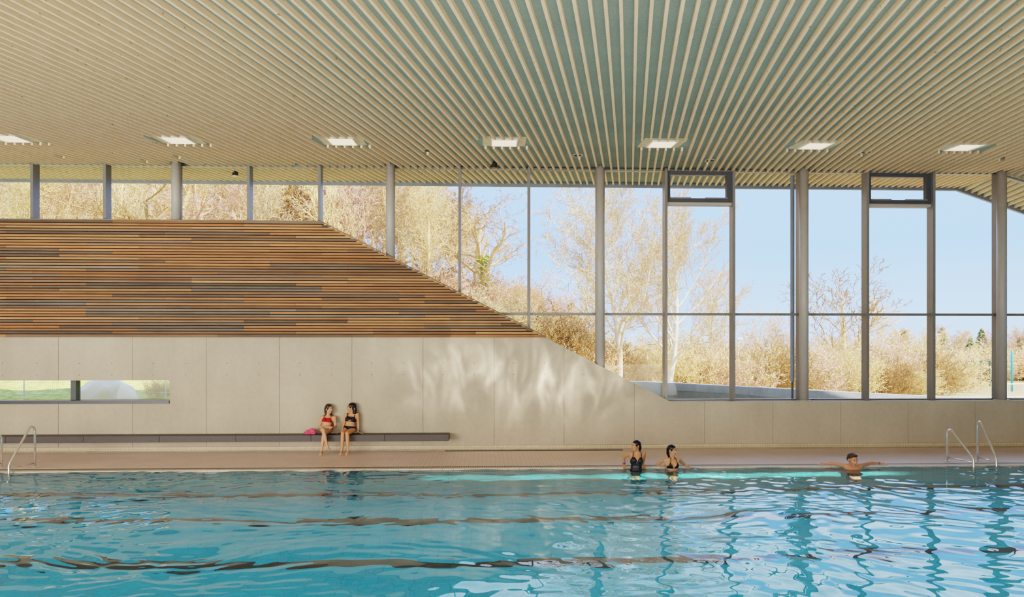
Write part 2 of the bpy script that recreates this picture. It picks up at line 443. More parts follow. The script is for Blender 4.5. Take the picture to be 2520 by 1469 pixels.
# slit window low on the left
w1 = empty('window_1', (WX1, 0, sz0), label='long low slit window in the concrete wall', kind='structure')
b = MB(); b.box(XL + 2, WX1 - 0.01, -0.02, 0.45, sz0 - 0.005, sz0 + 0.075); o = shift(b, w1.location).build('window_sill', M['darkframe'], w1)
mx = wp(167, 960).x
b = MB(); b.box(mx - 0.065, mx + 0.065, 0.22, 0.42, sz0 + 0.075, sz1); shift(b, w1.location).build('mullion', M['darkframe'], w1)
b = MB(); b.box(XL + 2, mx - 0.065, 0.33, 0.345, sz0 + 0.07, sz1); shift(b, w1.location).build('pane', M['glass'], w1)
b = MB(); b.box(mx + 0.065, WX1 - 0.002, 0.33, 0.345, sz0 + 0.07, sz1); shift(b, w1.location).build('pane', M['glass'], w1)

# ------------------------------------------------------------------ glazing
mA, mB = xat(90, YF), xat(2448, YF); st = (mB - mA) / 14
mull = [mA + st * i for i in range(-3, 18)]
ZTR = zat(1800, 773.5, YF)
wn = 2
vent_idx = [i for i, x in enumerate(mull) if abs(x - xat(1637, YF)) < 0.5] + [i for i, x in enumerate(mull) if abs(x - xat(2127, YF)) < 0.5]
for i in range(len(mull) - 1):
    x0, x1 = mull[i], mull[i + 1]
    if x0 > XR - 0.5: break
    w = empty('window_%d' % wn, (x0, YF, T(x0)), kind='structure'); wn += 1
    w['label'] = 'tall grey framed window bay of the end glazing'
    def zb(x): return T(x) - 0.05
    def ztp(x): return zc(x, YF) + 0.05
    b = MB(); b.prism([(x0, zb(x0)), (x1, zb(x1)), (x1, ztp(x1)), (x0, ztp(x0))], YF + 0.03, YF + 0.042); shift(b, w.location).build('pane', M['glass'], w)
    m = 0.035
    b = MB(); b.box(x0 - m, x0 + m, YF - 0.19, YF + 0.07, zb(x0), ztp(x0)); shift(b, w.location).build('mullion', M['frame'], w)
    b = MB(); b.prism([(x0 + m, ztp(x0) - 0.05), (x1 - m, ztp(x1) - 0.05), (x1 - m, ztp(x1)), (x0 + m, ztp(x0))], YF - 0.06, YF + 0.065); shift(b, w.location).build('head_rail', M['frame'], w)
    if T(x1) < ZTR:
        xs = x0 + m
        if T(x0) > ZTR - 0.03: xs = max(xs, pa.x + (ZTR - 0.03 - pa.z) / slope)
        b = MB(); b.box(xs, x1 - m, YF - 0.09, YF + 0.065, ZTR - 0.032, ZTR + 0.032); shift(b, w.location).build('transom', M['frame'], w)
        if T(x0) < ZLOW + 0.4:
            b = MB(); b.box(x0 + m, x1 - m, YF - 0.05, YF + 0.065, T(x1) - 0.01, T(x1) + 0.035); shift(b, w.location).build('bottom_rail', M['frame'], w)
    if i in vent_idx:
        zt1, zt0 = zat(1720, 424, YF), zat(1720, 498, YF)
        sa = empty('vent_sash', (0, 0, 0)); sa.parent = w
        b = MB(); q = 0.10; X0, X1 = x0 + m, x1 - m; ya, yb = YF - 0.10, YF + 0.02
        b.box(X0, X0 + q, ya, yb, zt0, zt1); b.box(X1 - q * 1.3, X1, ya, yb, zt0, zt1); b.box(X0 + q, X1 - q * 1.3, ya, yb, zt1 - 0.10, zt1); b.box(X0 + q, X1 - q * 1.3, ya, yb, zt0, zt0 + 0.09)
        shift(b, w.location).build('sash_frame', M['darkframe'], sa)
        b = MB(); b.box(X0 + q, X0 + q + 0.55, ya - 0.03, ya, zt0 + 0.07, zt0 + 0.105); b.box(X1 - q - 0.62, X1 - q, ya - 0.03, ya, zt0 + 0.07, zt0 + 0.105); shift(b, w.location).build('sash_actuator', M['frame'], sa)
        b = MB(); b.box(X0, X1, YF - 0.11, YF + 0.065, zt0 - 0.10, zt0 - 0.025); shift(b, w.location).build('vent_transom', M['steel'], w)
cn = ['leftmost round steel column, standing above the board cladding', 'round steel column cut off low by the sloping boards', 'middle round steel column meeting the sloping concrete', 'round steel column beside the rain pipe', 'rightmost round steel column near the picture edge']
for cxx, nm in zip(cols, cn):
    c = empty('steel_column', (cxx, YC, T(cxx)), label='grey ' + nm, cat='column', group='steel columns of the end glazing')
    tz = zc(cxx, YC) + SD - T(cxx) - 0.002
    d = 0.06 if pa.x < cxx < pb.x else 0.0
    b = MB(); b.lathe([(0.118, -d), (0.118, tz)], n=36); b.build('shaft', M['steel'], c, smooth=False).data.polygons.foreach_set('use_smooth', [True] * 36 + [False] * 2)
    if cxx > pb.x:
        b = MB(); b.lathe([(0.19, 0.0), (0.19, 0.025)], n=36); b.build('base_plate', M['steel'], c)
# rain pipe outside
pxx = xat(1950, YF + 0.35)
zz0 = zat(1950, 938, YF + 0.35)
dp = empty('rain_pipe', (pxx, YF + 0.35, 0.8), label='slim blue grey rain pipe outside the glass beside a column', cat='pipe')
b = MB(); b.lathe([(0.055, zz0 - 0.8), (0.055, zc(pxx, YF + 0.35) - 0.8 - 0.01)], n=20); b.build('upper_pipe', M['fascia'], dp)
b = MB(); b.lathe([(0.03, -0.6), (0.03, zz0 - 0.8)], n=16); b.build('lower_pipe', M['darkframe'], dp)

# ------------------------------------------------------------------ deck, plinth, bench
PE = gp(1260, 1152.5, 0).y                     # pool edge
PN = -16.2                                     # near pool edge
XPL, XPR = XL + 0.2, XR - 0.2
b = MB(); b.box(XL, XR, PE + 0.34, -0.0, -0.25, 0.0); b.box(XL, XR, YB, PN, -0.25, 0.0)
floor = b.build('floor', M['deck']); tag(floor, 'beige tiled pool deck', kind='structure')
b = MB(); b.box(XL, XR, PE, PE + 0.16, -0.25, 0.002); b.build('coping', M['coping'], floor, bevel=0.006)
b = MB(); b.box(XL, XR, PE + 0.16, PE + 0.34, -0.25, -0.002); b.build('gutter_grate', M['grate'], floor)
b = MB(); b.box(XL, XR, -0.025, -0.0005, 0.0, 0.125)
pl = b.build('baseboard_back', M['plinth'], bevel=0.004); tag(pl, 'two rows of cream mosaic tile along the foot of the wall', kind='structure')
b = MB(); b.prism([(XL, 0), (XR, 0), (XR, 0.03), (XL, 0.03)], -0.05, -0.025); b.build('cove', simple('grey_cove_tile', (160, 146, 128), 0.5), pl)
d0, d1 = wp(1096, 1100).x, wp(1530, 1100).x
b = MB(); b.box(d0, d1, -0.22, -0.08, -0.01, 0.004); o = b.build('drain_channel', M['drain']); tag(o, 'dark slotted drain channel in the deck at the foot of the wall', 'drain')

BX1 = wp(1105.5, 1070, -0.21).x
bench = empty('bench', (BX1, -0.21, 0.29), label='long anthracite bench fixed along the concrete wall', cat='bench')
x = BX1; sg = 1.955
segx = [BX1, BX1 - 0.0]
edges = [BX1] + [xat(p, -0.42) for p in (946, 765, 580, 392, 205, 14)] + [xat(-175, -0.42), XL + 1]
for a, bb_ in zip(edges[1:], edges[:-1]):
    q = MB(); q.box(a + 0.004, bb_, -0.425, -0.026, 0.295, 0.455); shift(q, bench.location).build('bench_segment', M['bench'], bench, bevel=0.006)
    q = MB(); q.box((a + bb_) / 2 - 0.6, (a + bb_) / 2 + 0.6, -0.2, -0.002, 0.33, 0.40); 

# ------------------------------------------------------------------ pool basin and water
DEP = 1.8
b = MB(); b.box(XPL, XPR, PN, PE, -DEP - 0.2, -DEP); pool = b.build('pool_floor', M['pooltile']); tag(pool, 'turquoise tiled pool floor with dark lane lines', kind='structure')
b = MB(); b.box(XPL, XPR, PE - 0.001, PE + 0.1, -DEP, -0.06); b.box(XPL, XPR, PN - 0.1, PN, -DEP, -0.06); b.build('pool_wall', M['poolwall'], pool)
def lane_y(px, py):
    p = gp(px, py, -0.03); d = ray(px, py).normalized()
    s1 = math.sqrt(1 - d.z ** 2); s2 = s1 / 1.333; c2 = math.sqrt(1 - s2 * s2)
    hd = Vector((d.x, d.y, 0)).normalized()
    return (p + hd * (DEP * s2 / c2)).y
lm = MB()
for px, py in ((700, 1392), (700, 1286), (700, 1221)):
    y = lane_y(px, py); lm.box(XPL + 1, XPR - 1, y - 0.13, y + 0.13, -DEP, -DEP + 0.004)
y3 = lane_y(700, 1392) - (lane_y(700, 1286) - lane_y(700, 1392))
lm.box(XPL + 1, XPR - 1, y3 - 0.13 - 0.2, y3 + 0.13 - 0.2, -DEP, -DEP + 0.004)
lm.build('lane_line', M['lane'], pool)

def build_water():
    nx, ny = 960, 380
    xs = np.linspace(XPL, XPR, nx)
    t = np.linspace(0, 1, ny); ys = (PE - 0.002) + (PN - PE) * t ** 1.15
    X, Y = np.meshgrid(xs, ys)
    r = np.random.default_rng(11)
    Z = np.zeros_like(X)
    wx = X + 0.25 * np.sin(0.9 * Y + 0.7 * X) + 0.18 * np.sin(1.7 * X - 1.1 * Y + 2)
    wy = Y + 0.22 * np.sin(1.1 * X - 0.6 * Y + 1) + 0.15 * np.sin(2.1 * Y + 1.3 * X)
    for i in range(96):
        lam = 0.2 * (2.0 / 0.2) ** (r.random() ** 1.2)
        th = r.normal(1.35, 0.75)
        kx, ky = 2 * math.pi / lam * math.cos(th), 2 * math.pi / lam * math.sin(th)
        s = 0.0092 * (0.8 if lam > 1.2 else (1.35 if lam < 0.42 else 1.0))
        Z += s * lam / (2 * math.pi) * np.sin(kx * wx + ky * wy + r.random() * 6.28)
    env = 0.75 + 0.35 * np.sin(0.45 * X + 0.6 * Y) * np.sin(0.31 * Y - 0.2 * X + 1)
    Z *= env
    Z -= 0.018
    vs = np.stack([X, Y, Z], -1).reshape(-1, 3)
    idx = np.arange(nx * ny).reshape(ny, nx)
    f = np.stack([idx[:-1, :-1], idx[1:, :-1], idx[1:, 1:], idx[:-1, 1:]], -1).reshape(-1, 4)
    me = bpy.data.meshes.new('pool_water')
    me.vertices.add(len(vs)); me.vertices.foreach_set('co', vs.ravel())
    me.loops.add(f.size); me.loops.foreach_set('vertex_index', f.ravel())
    me.polygons.add(len(f)); me.polygons.foreach_set('loop_start', np.arange(0, f.size, 4)); 
    me.update(calc_edges=True); me.validate()
    me.polygons.foreach_set('use_smooth', [True] * len(me.polygons))
    me.materials.append(M['water'])
    o = bpy.data.objects.new('pool_water', me); COL.objects.link(o)
    if me.polygons[0].normal.z < 0: me.flip_normals()
    tag(o, 'rippled turquoise water filling the swimming pool', 'water', kind='stuff')
build_water()

# other walls of the hall (outside the picture)
b = MB(); b.box(XL - 0.3, XL, YB, WT, 0, 9); o = b.build('wall_left', M['concrete']); tag(o, kind='structure')
b = MB(); b.box(XR, XR + 0.3, YB, WT, 0, 9); o = b.build('wall_right', M['concrete']); tag(o, kind='structure')
b = MB(); b.box(XL, XR, YB - 0.3, YB, 0, 9); o = b.build('wall_front', M['concrete']); tag(o, kind='structure')

# ------------------------------------------------------------------ ladders
def ladder(name, label, rails, label_group):
    root = empty('pool_ladder', (rails[0][0][0], rails[0][0][1], 0), label=label, cat='ladder', group=label_group)
    for (bx, by), (fx, fy), ztop in rails:
        back = Vector((bx, by, 0)); front = Vector((fx, fy, 0)); d = (front - back)
        pts = [back, back + Vector((0, 0, ztop - 0.12))]
        top = back + Vector((0, 0, ztop)) + d * 0.10
        # bend
        c0 = pts[-1]
        for t in (0.2, 0.4, 0.6, 0.8, 1.0):
            a = math.pi * 0.72 * t
            r_ = 0.085
            n = d.normalized()
            pts.append(c0 + n * (r_ - r_ * math.cos(a)) + Vector((0, 0, r_ * math.sin(a) * 1.25)))
        kn = front + Vector((0, 0, 0.17))
        pts += [kn + (pts[-1] - kn) * 0.06, kn + Vector((0, 0, -0.03)), front + Vector((0, 0, -0.35)), front + Vector((0, 0, -1.0))]
        rb = MB(); rb.tube([Vector(p) - root.location for p in pts], 0.023, 14); rb.build('rail', M['chrome'], root, smooth=True)
        q = MB(); q.tube([back + Vector((0, 0, 0.09)) - root.location, front + Vector((0, 0, 0.09)) - root.location], 0.014, 10); q.build('brace', M['chrome'], root, smooth=True)
        q = MB(); q.lathe([(0.055, 0.003), (0.05, 0.014), (0.025, 0.018)], (back.x - root.location.x, back.y - root.location.y, 0), 20); q.build('floor_flange', M['chrome'], root)
    r0, r1 = rails[0][1], rails[1][1]
    for z in (-0.25, -0.5, -0.75):
        q = MB(); q.box(min(r0[0], r1[0]), max(r0[0], r1[0]), min(r0[1], r1[1]) - 0.04, min(r0[1], r1[1]) + 0.04, z - 0.015, z + 0.015)
        shift(q, root.location).build('tread', M['chrome'], root)
def lrail(bpx, fpx, tpx, tpy):
    yb = PE + 0.55; yf = PE - 0.10
    xb, xf = xat(bpx, yb), xat(fpx, yf)
    return ((xb, yb), (xf, yf), zat(tpx, tpy, yb + -0.08))
ladder('r', 'chrome pool ladder with two bent rails at the right end', [lrail(2331, 2396, 2340, 1056), lrail(2405.5, 2452, 2412, 1036)], 'pool ladders')
ladder('l', 'chrome pool ladder at the left edge of the picture', [lrail(86, 22, 78, 1047.5), lrail(4, -66, -2, 1070)], 'pool ladders')

# ------------------------------------------------------------------ people
def skin_mat(name, c, c2):
    t = NT(name); n = t.noise(t.coords(), 7, 3)
    b = t.bsdf(t.ramp(n, [(0.3, lin(c)), (0.7, lin(c2))]), 0.5, spec=0.35)
    b.inputs['Subsurface Weight'].default_value = 0.08; b.inputs['Subsurface Radius'].default_value = (0.02, 0.008, 0.005); b.inputs['Subsurface Scale'].default_value = 0.5
    return t.m
M['skin1'] = skin_mat('fair_skin', (208, 160, 128), (216, 168, 136))
M['skin2'] = skin_mat('warm_skin', (204, 150, 114), (212, 158, 122))
M['skin3'] = skin_mat('tanned_skin', (196, 140, 102), (204, 148, 110))
M['skinm'] = skin_mat('ruddy_skin', (208, 146, 114), (216, 156, 124))
M['hairbrown'] = simple('dark_brown_hair', (62, 42, 32), 0.45, 0, .3, 20)
M['hairdark'] = simple('wet_dark_hair', (34, 25, 22), 0.3, 0, .3, 20)
M['hairshort'] = simple('short_brown_hair', (74, 54, 42), 0.55, 0, .3, 30)
M['red'] = simple('deep_red_fabric', (176, 18, 36), 0.7, 0, .1, 12)
M['black'] = simple('black_swim_fabric', (26, 27, 30), 0.6, 0, .2, 8)
M['charcoal'] = simple('patterned_black_fabric', (44, 44, 48), 0.45, 0, .7, 9)
M['eyewhite'] = simple('eye_white', (232, 226, 220), 0.3); M['iris'] = simple('dark_iris', (40, 28, 22), 0.2)
M['lip'] = simple('lip', (196, 122, 108), 0.45); M['brow'] = simple('brow', (66, 46, 36), 0.7)
M['violet'] = simple('violet_band', (120, 112, 176), 0.5); M['bandwhite'] = simple('white_band', (225, 220, 225), 0.5); M['bandblue'] = simple('blue_band', (78, 84, 176), 0.5)
DG = None
def _sphere(nu=16, nv=10):
    vs = [(0, 0, -1)]
    for j in range(1, nv):
        a = -math.pi / 2 + math.pi * j / nv
        for i in range(nu): t = 2 * math.pi * i / nu; vs.append((math.cos(a) * math.cos(t), math.cos(a) * math.sin(t), math.sin(a)))
    vs.append((0, 0, 1)); f = [(0, 1 + (i + 1) % nu, 1 + i) for i in range(nu)]
    for j in range(nv - 2):
        for i in range(nu): a = 1 + j * nu; f.append((a + i, a + (i + 1) % nu, a + nu + (i + 1) % nu, a + nu + i))
    a = 1 + (nv - 2) * nu; f += [(a + i, a + (i + 1) % nu, len(vs) - 1) for i in range(nu)]
    return np.array(vs), f
SPH = _sphere()
class Prims:
    def __init__(s): s.v, s.f, s.n = [], [], 0
    def _add(s, vs, fs):
        k = s.n; s.v.append(vs); s.f += [tuple(i + k for i in f) for f in fs]; s.n += len(vs)
    def ell(s, c, r, X=Vector((1, 0, 0)), Y=Vector((0, 1, 0)), Z=Vector((0, 0, 1))):
        if not hasattr(r, '__len__'): r = (r, r, r)
        m = np.array([list(X * r[0]), list(Y * r[1]), list(Z * r[2])])
        if np.linalg.det(m) < 0: m[0] = -m[0]
        s._add(SPH[0] @ m + np.array(list(c)), SPH[1])
    def cap(s, p, r0, q, r1):
        p, q = Vector(p), Vector(q)
        s.ell(p, r0); s.ell(q, r1)
        d = q - p
        if d.length < 1e-4: return
        d.normalize(); a = d.orthogonal().normalized(); b = d.cross(a); n = 16
        vs = [list(c + (a * math.cos(2 * math.pi * i / n) + b * math.sin(2 * math.pi * i / n)) * r) for c, r in ((p, r0), (q, r1)) for i in range(n)]
        s._add(np.array(vs), [(i, (i + 1) % n, n + (i + 1) % n, n + i) for i in range(n)] + [tuple(range(n - 1, -1, -1)), tuple(range(n, 2 * n))])
    def chain(s, pts, rs):
        for a, b, r, q in zip(pts[:-1], pts[1:], rs[:-1], rs[1:]): s.cap(a, r, b, q)
    def mesh(s, name, voxel=0.006, smooth=3):
        me = bpy.data.meshes.new(name); me.from_pydata([tuple(q) for q in np.concatenate(s.v)], [], s.f); me.update()
        o = bpy.data.objects.new('tmp', me); COL.objects.link(o)
        m = o.modifiers.new('r', 'REMESH'); m.mode = 'VOXEL'; m.voxel_size = voxel
        if smooth: k = o.modifiers.new('s', 'SMOOTH'); k.factor = 0.5; k.iterations = smooth
        dg = bpy.context.evaluated_depsgraph_get(); dg.update()
        out = bpy.data.meshes.new_from_object(o.evaluated_get(dg)); out.name = name
        bpy.data.objects.remove(o); bpy.data.meshes.remove(me)
        return out
def put(me, name, mat, root, cuts=(), offset=0.0):
    if cuts:
        bm = bmesh.new(); bm.from_mesh(me)
        for co, no in cuts:
            g_ = bm.verts[:] + bm.edges[:] + bm.faces[:]
            bmesh.ops.bisect_plane(bm, geom=g_, plane_co=co, plane_no=no, clear_outer=True)
        bm.to_mesh(me); bm.free()
    me.transform(Matrix.Translation(-root.location))
    me.materials.clear(); me.materials.append(mat); me.polygons.foreach_set('use_smooth', [True] * len(me.polygons))
    o = bpy.data.objects.new(name, me); COL.objects.link(o); o.parent = root
    return o
def hand(P, w, d, nrm, side, s=1.0, curl=0.25, spread=0.16):
    """w wrist, d towards fingers, nrm back of hand, side +1/-1: where the thumb is"""
    d = d.normalized(); lat = d.cross(nrm).normalized() * side; nrm = lat.cross(d).normalized() * side
    nrm = nrm if nrm.dot(nrm) else Vector((0, 0, 1))
    P.ell(w + d * .045 * s, (.037 * s, .048 * s, .015 * s), lat, d, nrm)
    for i, (o, L) in enumerate(((.027, .066), (.009, .076), (-.009, .07), (-.026, .055))):
        b = w + d * .082 * s + lat * o * s
        dd = (d + lat * o * spread * 12).normalized(); k1 = b + (dd - nrm * curl).normalized() * L * .5 * s; k2 = k1 + (dd - nrm * curl * 2.2).normalized() * L * .5 * s
        P.chain([b, k1, k2], [.0092 * s, .0085 * s, .007 * s])
    b = w + d * .03 * s + lat * .03 * s; k1 = b + (d * .7 + lat * .75).normalized() * .036 * s; P.chain([b, k1, k1 + (d * .95 + lat * .3).normalized() * .03 * s], [.0125 * s, .0105 * s, .0085 * s])
def foot(P, a, heel_dir, toe, s):
    d = (toe - a); 
    heel = a + heel_dir * .035 * s; ball = a + (toe - a) * .72
    P.chain([a, heel], [.034 * s, .03 * s]); lat = d.cross(Vector((0, 0, 1))).normalized()
    P.cap(heel, .03 * s, ball, .026 * s); P.cap(a, .032 * s, ball, .024 * s); P.ell(ball, (.045 * s, .04 * s, .022 * s), lat, d.normalized(), lat.cross(d.normalized()))
    for i, (o, L) in enumerate(((-.028, .028), (-.013, .034), (.001, .032), (.015, .028), (.028, .022))):
        P.cap(ball + lat * o * s, .011 * s, ball + lat * o * s * 1.1 + d.normalized() * (L + .03) * s, .009 * s)

class Person:
    def __init__(s, base, label, skin, group, sc=1.0):
        s.root = empty('person', base, 0, label, 'person', group); s.skin = skin; s.s = sc; s.B = Prims()
    def torso(s, P, N, L, fwd, SL, SR, female=True, g=0.0, B=None, arms=True):
        B = B or s.B; k = s.s; U = (N - P).normalized(); T = (N - P).length; Fd = (fwd - U * fwd.dot(U)).normalized(); L = U.cross(Fd) if U.cross(Fd).dot(L) > 0 else Fd.cross(U)
        s.P, s.N, s.U, s.T, s.F, s.L = P, N, U, T, Fd, L
        zs = max(1, T / .46); e = lambda h, f, r: B.ell(P + U * (h * T) + Fd * f, (r[0] * k + g, r[1] * k + g, r[2] * k * zs + g), L, Fd, U)
        if female:
            e(.03, -.01, (.165, .115, .115)); e(.18, 0, (.145, .10, .10)); e(.36, 0, (.122, .088, .11)); e(.58, 0, (.132, .096, .12)); e(.76, -.005, (.138, .088, .10))
            for q in (-1, 1): B.ell(P + U * (.66 * T) + Fd * .07 * k + L * q * .066 * k, .056 * k + g)
            for q in (-1, 1): B.ell(P + U * (-.02 * T) - Fd * .05 * k + L * q * .075 * k, .095 * k + g)
        else:
            e(.03, -.01, (.155, .115, .115)); e(.3, 0, (.14, .10, .14)); e(.62, 0, (.165, .11, .14)); e(.78, 0, (.175, .10, .10))
        for S in (SL, SR): B.cap(N - U * .045 * k, .058 * k + g, S, .046 * k + g)
        for S in (SL, SR): B.cap(P + U * (.62 * T) + (S - N).normalized() * .07 * k, .075 * k + g, S, .044 * k + g)
        B.cap(N - U * .03 * k, .055 * k + g, N + U * .03, .05 * k + g)
    def arm(s, S, E, W, hd, hn, side, m=1.0, curl=.25, spread=.16):
        k = s.s * m; S, E, W = Vector(S), Vector(E), Vector(W)
        s.B.chain([S, S.lerp(E, .5), E], [.047 * k, .042 * k, .035 * k]); s.B.chain([E, E.lerp(W, .35), W], [.035 * k, .036 * k, .024 * k]); hand(s.B, W, Vector(hd), Vector(hn), side, s.s, curl, spread)
    def leg(s, Hp, K, A, toe, hd=Vector((0, .6, -.8)), m=1.0):
        k = s.s * m; Hp, K, A, toe = map(Vector, (Hp, K, A, toe))
        s.B.chain([Hp, Hp.lerp(K, .5), K], [.088 * k, .072 * k, .054 * k]); back = (A - K).normalized().cross(s.L).normalized()
        if back.dot(s.F) > 0: back = -back
        c = K.lerp(A, .32) + back * .012
        s.B.chain([K, c, K.lerp(A, .62), A], [.051 * k, .053 * k, .040 * k, .032 * k]); foot(s.B, A, hd.normalized(), toe, k)
    def head(s, C, f, up=Vector((0, 0, 1)), hs=1.0):
        f = Vector(f).normalized(); x = f.cross(up).normalized(); u = x.cross(f).normalized(); s.h = (C, x, f, u, hs)
        lp = lambda a, b, c: C + x * (a * hs) + f * (b * hs) + u * (c * hs)
        s.lp = lp; B = s.B
        el = lambda p, r: B.ell(lp(*p), tuple(q * hs for q in r), x, f, u)
        el((0, -.014, .036), (.074, .094, .078)); el((0, .026, -.028), (.058, .060, .084)); el((0, .052, -.092), (.028, .026, .020))
        for q in (-1, 1): el((q * .034, .046, -.03), (.028, .03, .03)); el((q * .078, -.008, -.012), (.011, .020, .031))
        el((0, .060, .024), (.048, .020, .015)); B.cap(lp(0, .080, .006), .009 * hs, lp(0, .099, -.030), .0115 * hs)
        for q in (-1, 1): B.ell(lp(q * .011, .091, -.034), .0085 * hs)
        B.cap(lp(0, -.012, -.05), .05 * hs, s.N + s.U * .015, .048 * s.s)
    def finish(s):
        s.body = put(s.B.mesh('body', 0.006, 3), 'body', s.skin, s.root)
        C, x, f, u, hs = s.h; lp = s.lp
        for q in (-1, 1):
            e = Prims(); e.ell(lp(q * .031, .0785, .003), tuple(t * hs for t in (.0125, .008, .0058)), x, f, u); eo = put(e.mesh('eye', .002, 1), 'eye', M['eyewhite'], s.root)
            e = Prims(); e.ell(lp(q * .031, .0845, .003), .0058 * hs); put(e.mesh('iris', .0015, 1), 'iris', M['iris'], s.root).parent = eo
            e = Prims(); e.chain([lp(q * .015, .084, .020), lp(q * .032, .082, .027), lp(q * .048, .070, .020)], [.004 * hs, .0045 * hs, .003 * hs]); put(e.mesh('eyebrow', .002, 1), 'eyebrow', M['brow'], s.root)
        e = Prims(); e.chain([lp(-.022, .078, -.060), lp(0, .088, -.058), lp(.022, .078, -.060)], [.003 * hs, .005 * hs, .003 * hs]); e.chain([lp(-.018, .077, -.066), lp(0, .086, -.068), lp(.018, .077, -.066)], [.003 * hs, .005 * hs, .003 * hs])
        put(e.mesh('lips', .002, 1), 'lips', M['lip'], s.root)
        for o in s.root.children: 
            if o.name.startswith('iris'): o.matrix_parent_inverse = Matrix()
    def hair(s, mat, strands=(), cap=((0, -.024, .040), (.084, .100, .090)), extra=()):
        C, x, f, u, hs = s.h; H_ = Prims()
        H_.ell(s.lp(*cap[0]), tuple(q * hs for q in cap[1]), x, f, u)
        for p, r in extra: H_.ell(s.lp(*p), tuple(q * hs for q in r), x, f, u)
        for pts, rs in strands: H_.chain([Vector(p) for p in pts], rs)
        me = H_.mesh('hair', .005, 2)
        rr = random.Random(3)
        n = len(me.vertices); co = np.empty(n * 3, np.float32); me.vertices.foreach_get('co', co); no = np.empty(n * 3, np.float32); me.vertex_normals.foreach_get('vector', no)
        co, no = co.reshape(-1, 3), no.reshape(-1, 3); w_ = co - np.array(list(C)); a = .0000 * np.sin(w_ @ np.array(list(x)) * 700 + w_ @ np.array(list(f)) * 420)
        me.vertices.foreach_set('co', (co + no * a[:, None]).astype(np.float32).ravel())
        return put(me, 'hair', mat, s.root)
    def wear(s, name, mat, cuts, g=.007, thighs=(), voxel=.006):
        B = Prims(); a = s._t; s.torso(*a, female=s.fem, g=g, B=B)
        for Hp, K in thighs: B.cap(Hp, .088 * s.s + g, Vector(Hp).lerp(Vector(K), .35), .078 * s.s + g)
        return put(B.mesh(name, voxel, 3), name, mat, s.root, cuts)
    def set_torso(s, *a, fem=True): s._t = a; s.fem = fem; s.torso(*a, female=fem)
    def at(s, l, h, f=0.0): return s.P + s.L * l * s.s + s.U * h * s.T + s.F * f * s.s
    def strap(s, name, mat, pts, r=.006, parent=None):
        b = MB(); b.tube([Vector(p) - s.root.location for p in pts], r, 8); return b.build(name, mat, parent or s.root, smooth=True)
    def band(s, mat, E, W, r=.027, w=.02, t=.06, name='wristband'):
        E, W = Vector(E), Vector(W); d = (E - W).normalized(); c = W + d * t * .6
        b = MB(); b.tube([c - d * w / 2 - s.root.location, c + d * w / 2 - s.root.location], r * s.s, 18, cap=False)
        b.tube([c - d * w / 2 - s.root.location, c + d * w / 2 - s.root.location], r * s.s * .85, 18, cap=False)
        return b.build(name, mat, s.root, smooth=True)

V = Vector
# -- seated woman in red
def S1(x, y, Y, z=None):
    p = wp(720 + x / 8.64, 970 + y / 8.64, Y)
    if z is not None: p.z = z
    return p
def v(*a): return Vector(a)
FW, LX = v(0, -1, 0), v(1, 0, 0)
SK = .93
p = Person(S1(700, 1000, -.5, 0), 'woman in a red bikini sitting on the bench with her legs crossed', M['skin1'], None, SK)
SL, SR = S1(620, 498, -.14), S1(893, 498, -.14)
P0, N0 = S1(712, 800, -.20, .578), S1(757, 462, -.13)
p.set_torso(P0, N0, LX, FW, SL, SR)
hA, hB = S1(650, 800, -.22, .565), S1(772, 800, -.22, .565)
kA, kB = S1(648, 808, -.62), S1(668, 880, -.57)
kA.z = .612; kB.z = .525
p.leg(hA, kA, S1(735, 1095, -.68), S1(785, 1190, -.76), v(-.2, .5, -.85)); p.leg(hB, kB, S1(615, 1215, -.66), S1(592, 1296, -.80, .02), v(.1, .7, -.7))
eL, wL, eR, wR = S1(572, 688, -.20), S1(640, 706, -.40), S1(916, 690, -.22), S1(830, 706, -.41)
p.arm(SL, eL, wL, v(.9, -.15, .1), v(0, -.9, .5), 1, curl=.45); p.arm(SR, eR, wR, v(-.9, -.2, .05), v(0, -.9, .5), -1, curl=.45)
p.head(S1(778, 310, -.16), v(.80, -.62, -.03)); p.finish()
C = p.lp
p.hair(M['hairbrown'], strands=[([C(-.05, -.06, .03), C(-.075, -.055, -.06), C(-.085, -.03, -.13), C(-.09, .0, -.20)], [.04, .036, .03, .014]), ([C(.03, -.085, .0), C(.03, -.09, -.08), C(.04, -.08, -.15)], [.045, .04, .02]), ([C(-.04, -.08, .0), C(-.05, -.08, -.1), C(-.05, -.06, -.18)], [.045, .04, .02])])
top = p.wear('bikini_top', M['red'], [(p.at(.10, .83), (p.L * .9 + p.U * .45).normalized()), (p.at(-.10, .83), (-p.L * .9 + p.U * .45).normalized()), (p.at(0, .83), p.U), (p.at(0, .52), -p.U), (p.at(.148, .6), p.L), (p.at(-.148, .6), -p.L)])
for q in (-1, 1): p.strap('strap', M['red'], [p.at(q * .085, .80, .098), p.at(q * .092, .92, .082), p.at(q * .098, 1.0, .04), p.at(q * .098, .99, -.03)], .007, top)
for q in (-1, 1): p.strap('tie', M['red'], [p.at(q * .075, 1.03, .03), p.at(q * .098, 1.0, .04), p.at(q * .125, 1.03, .03)], .009, top)
p.wear('bikini_bottom', M['red'], [(p.at(0, .14), p.U), (p.at(0, -.10, .1), (p.L * .57 - p.U * .75 + p.F * .35).normalized()), (p.at(0, -.10, .1), (-p.L * .57 - p.U * .75 + p.F * .35).normalized())], thighs=[(hA, kA), (hB, kB)])
p.band(M['bandwhite'], eL, wL, .031); p.band(M['violet'], eR, wR, .032)
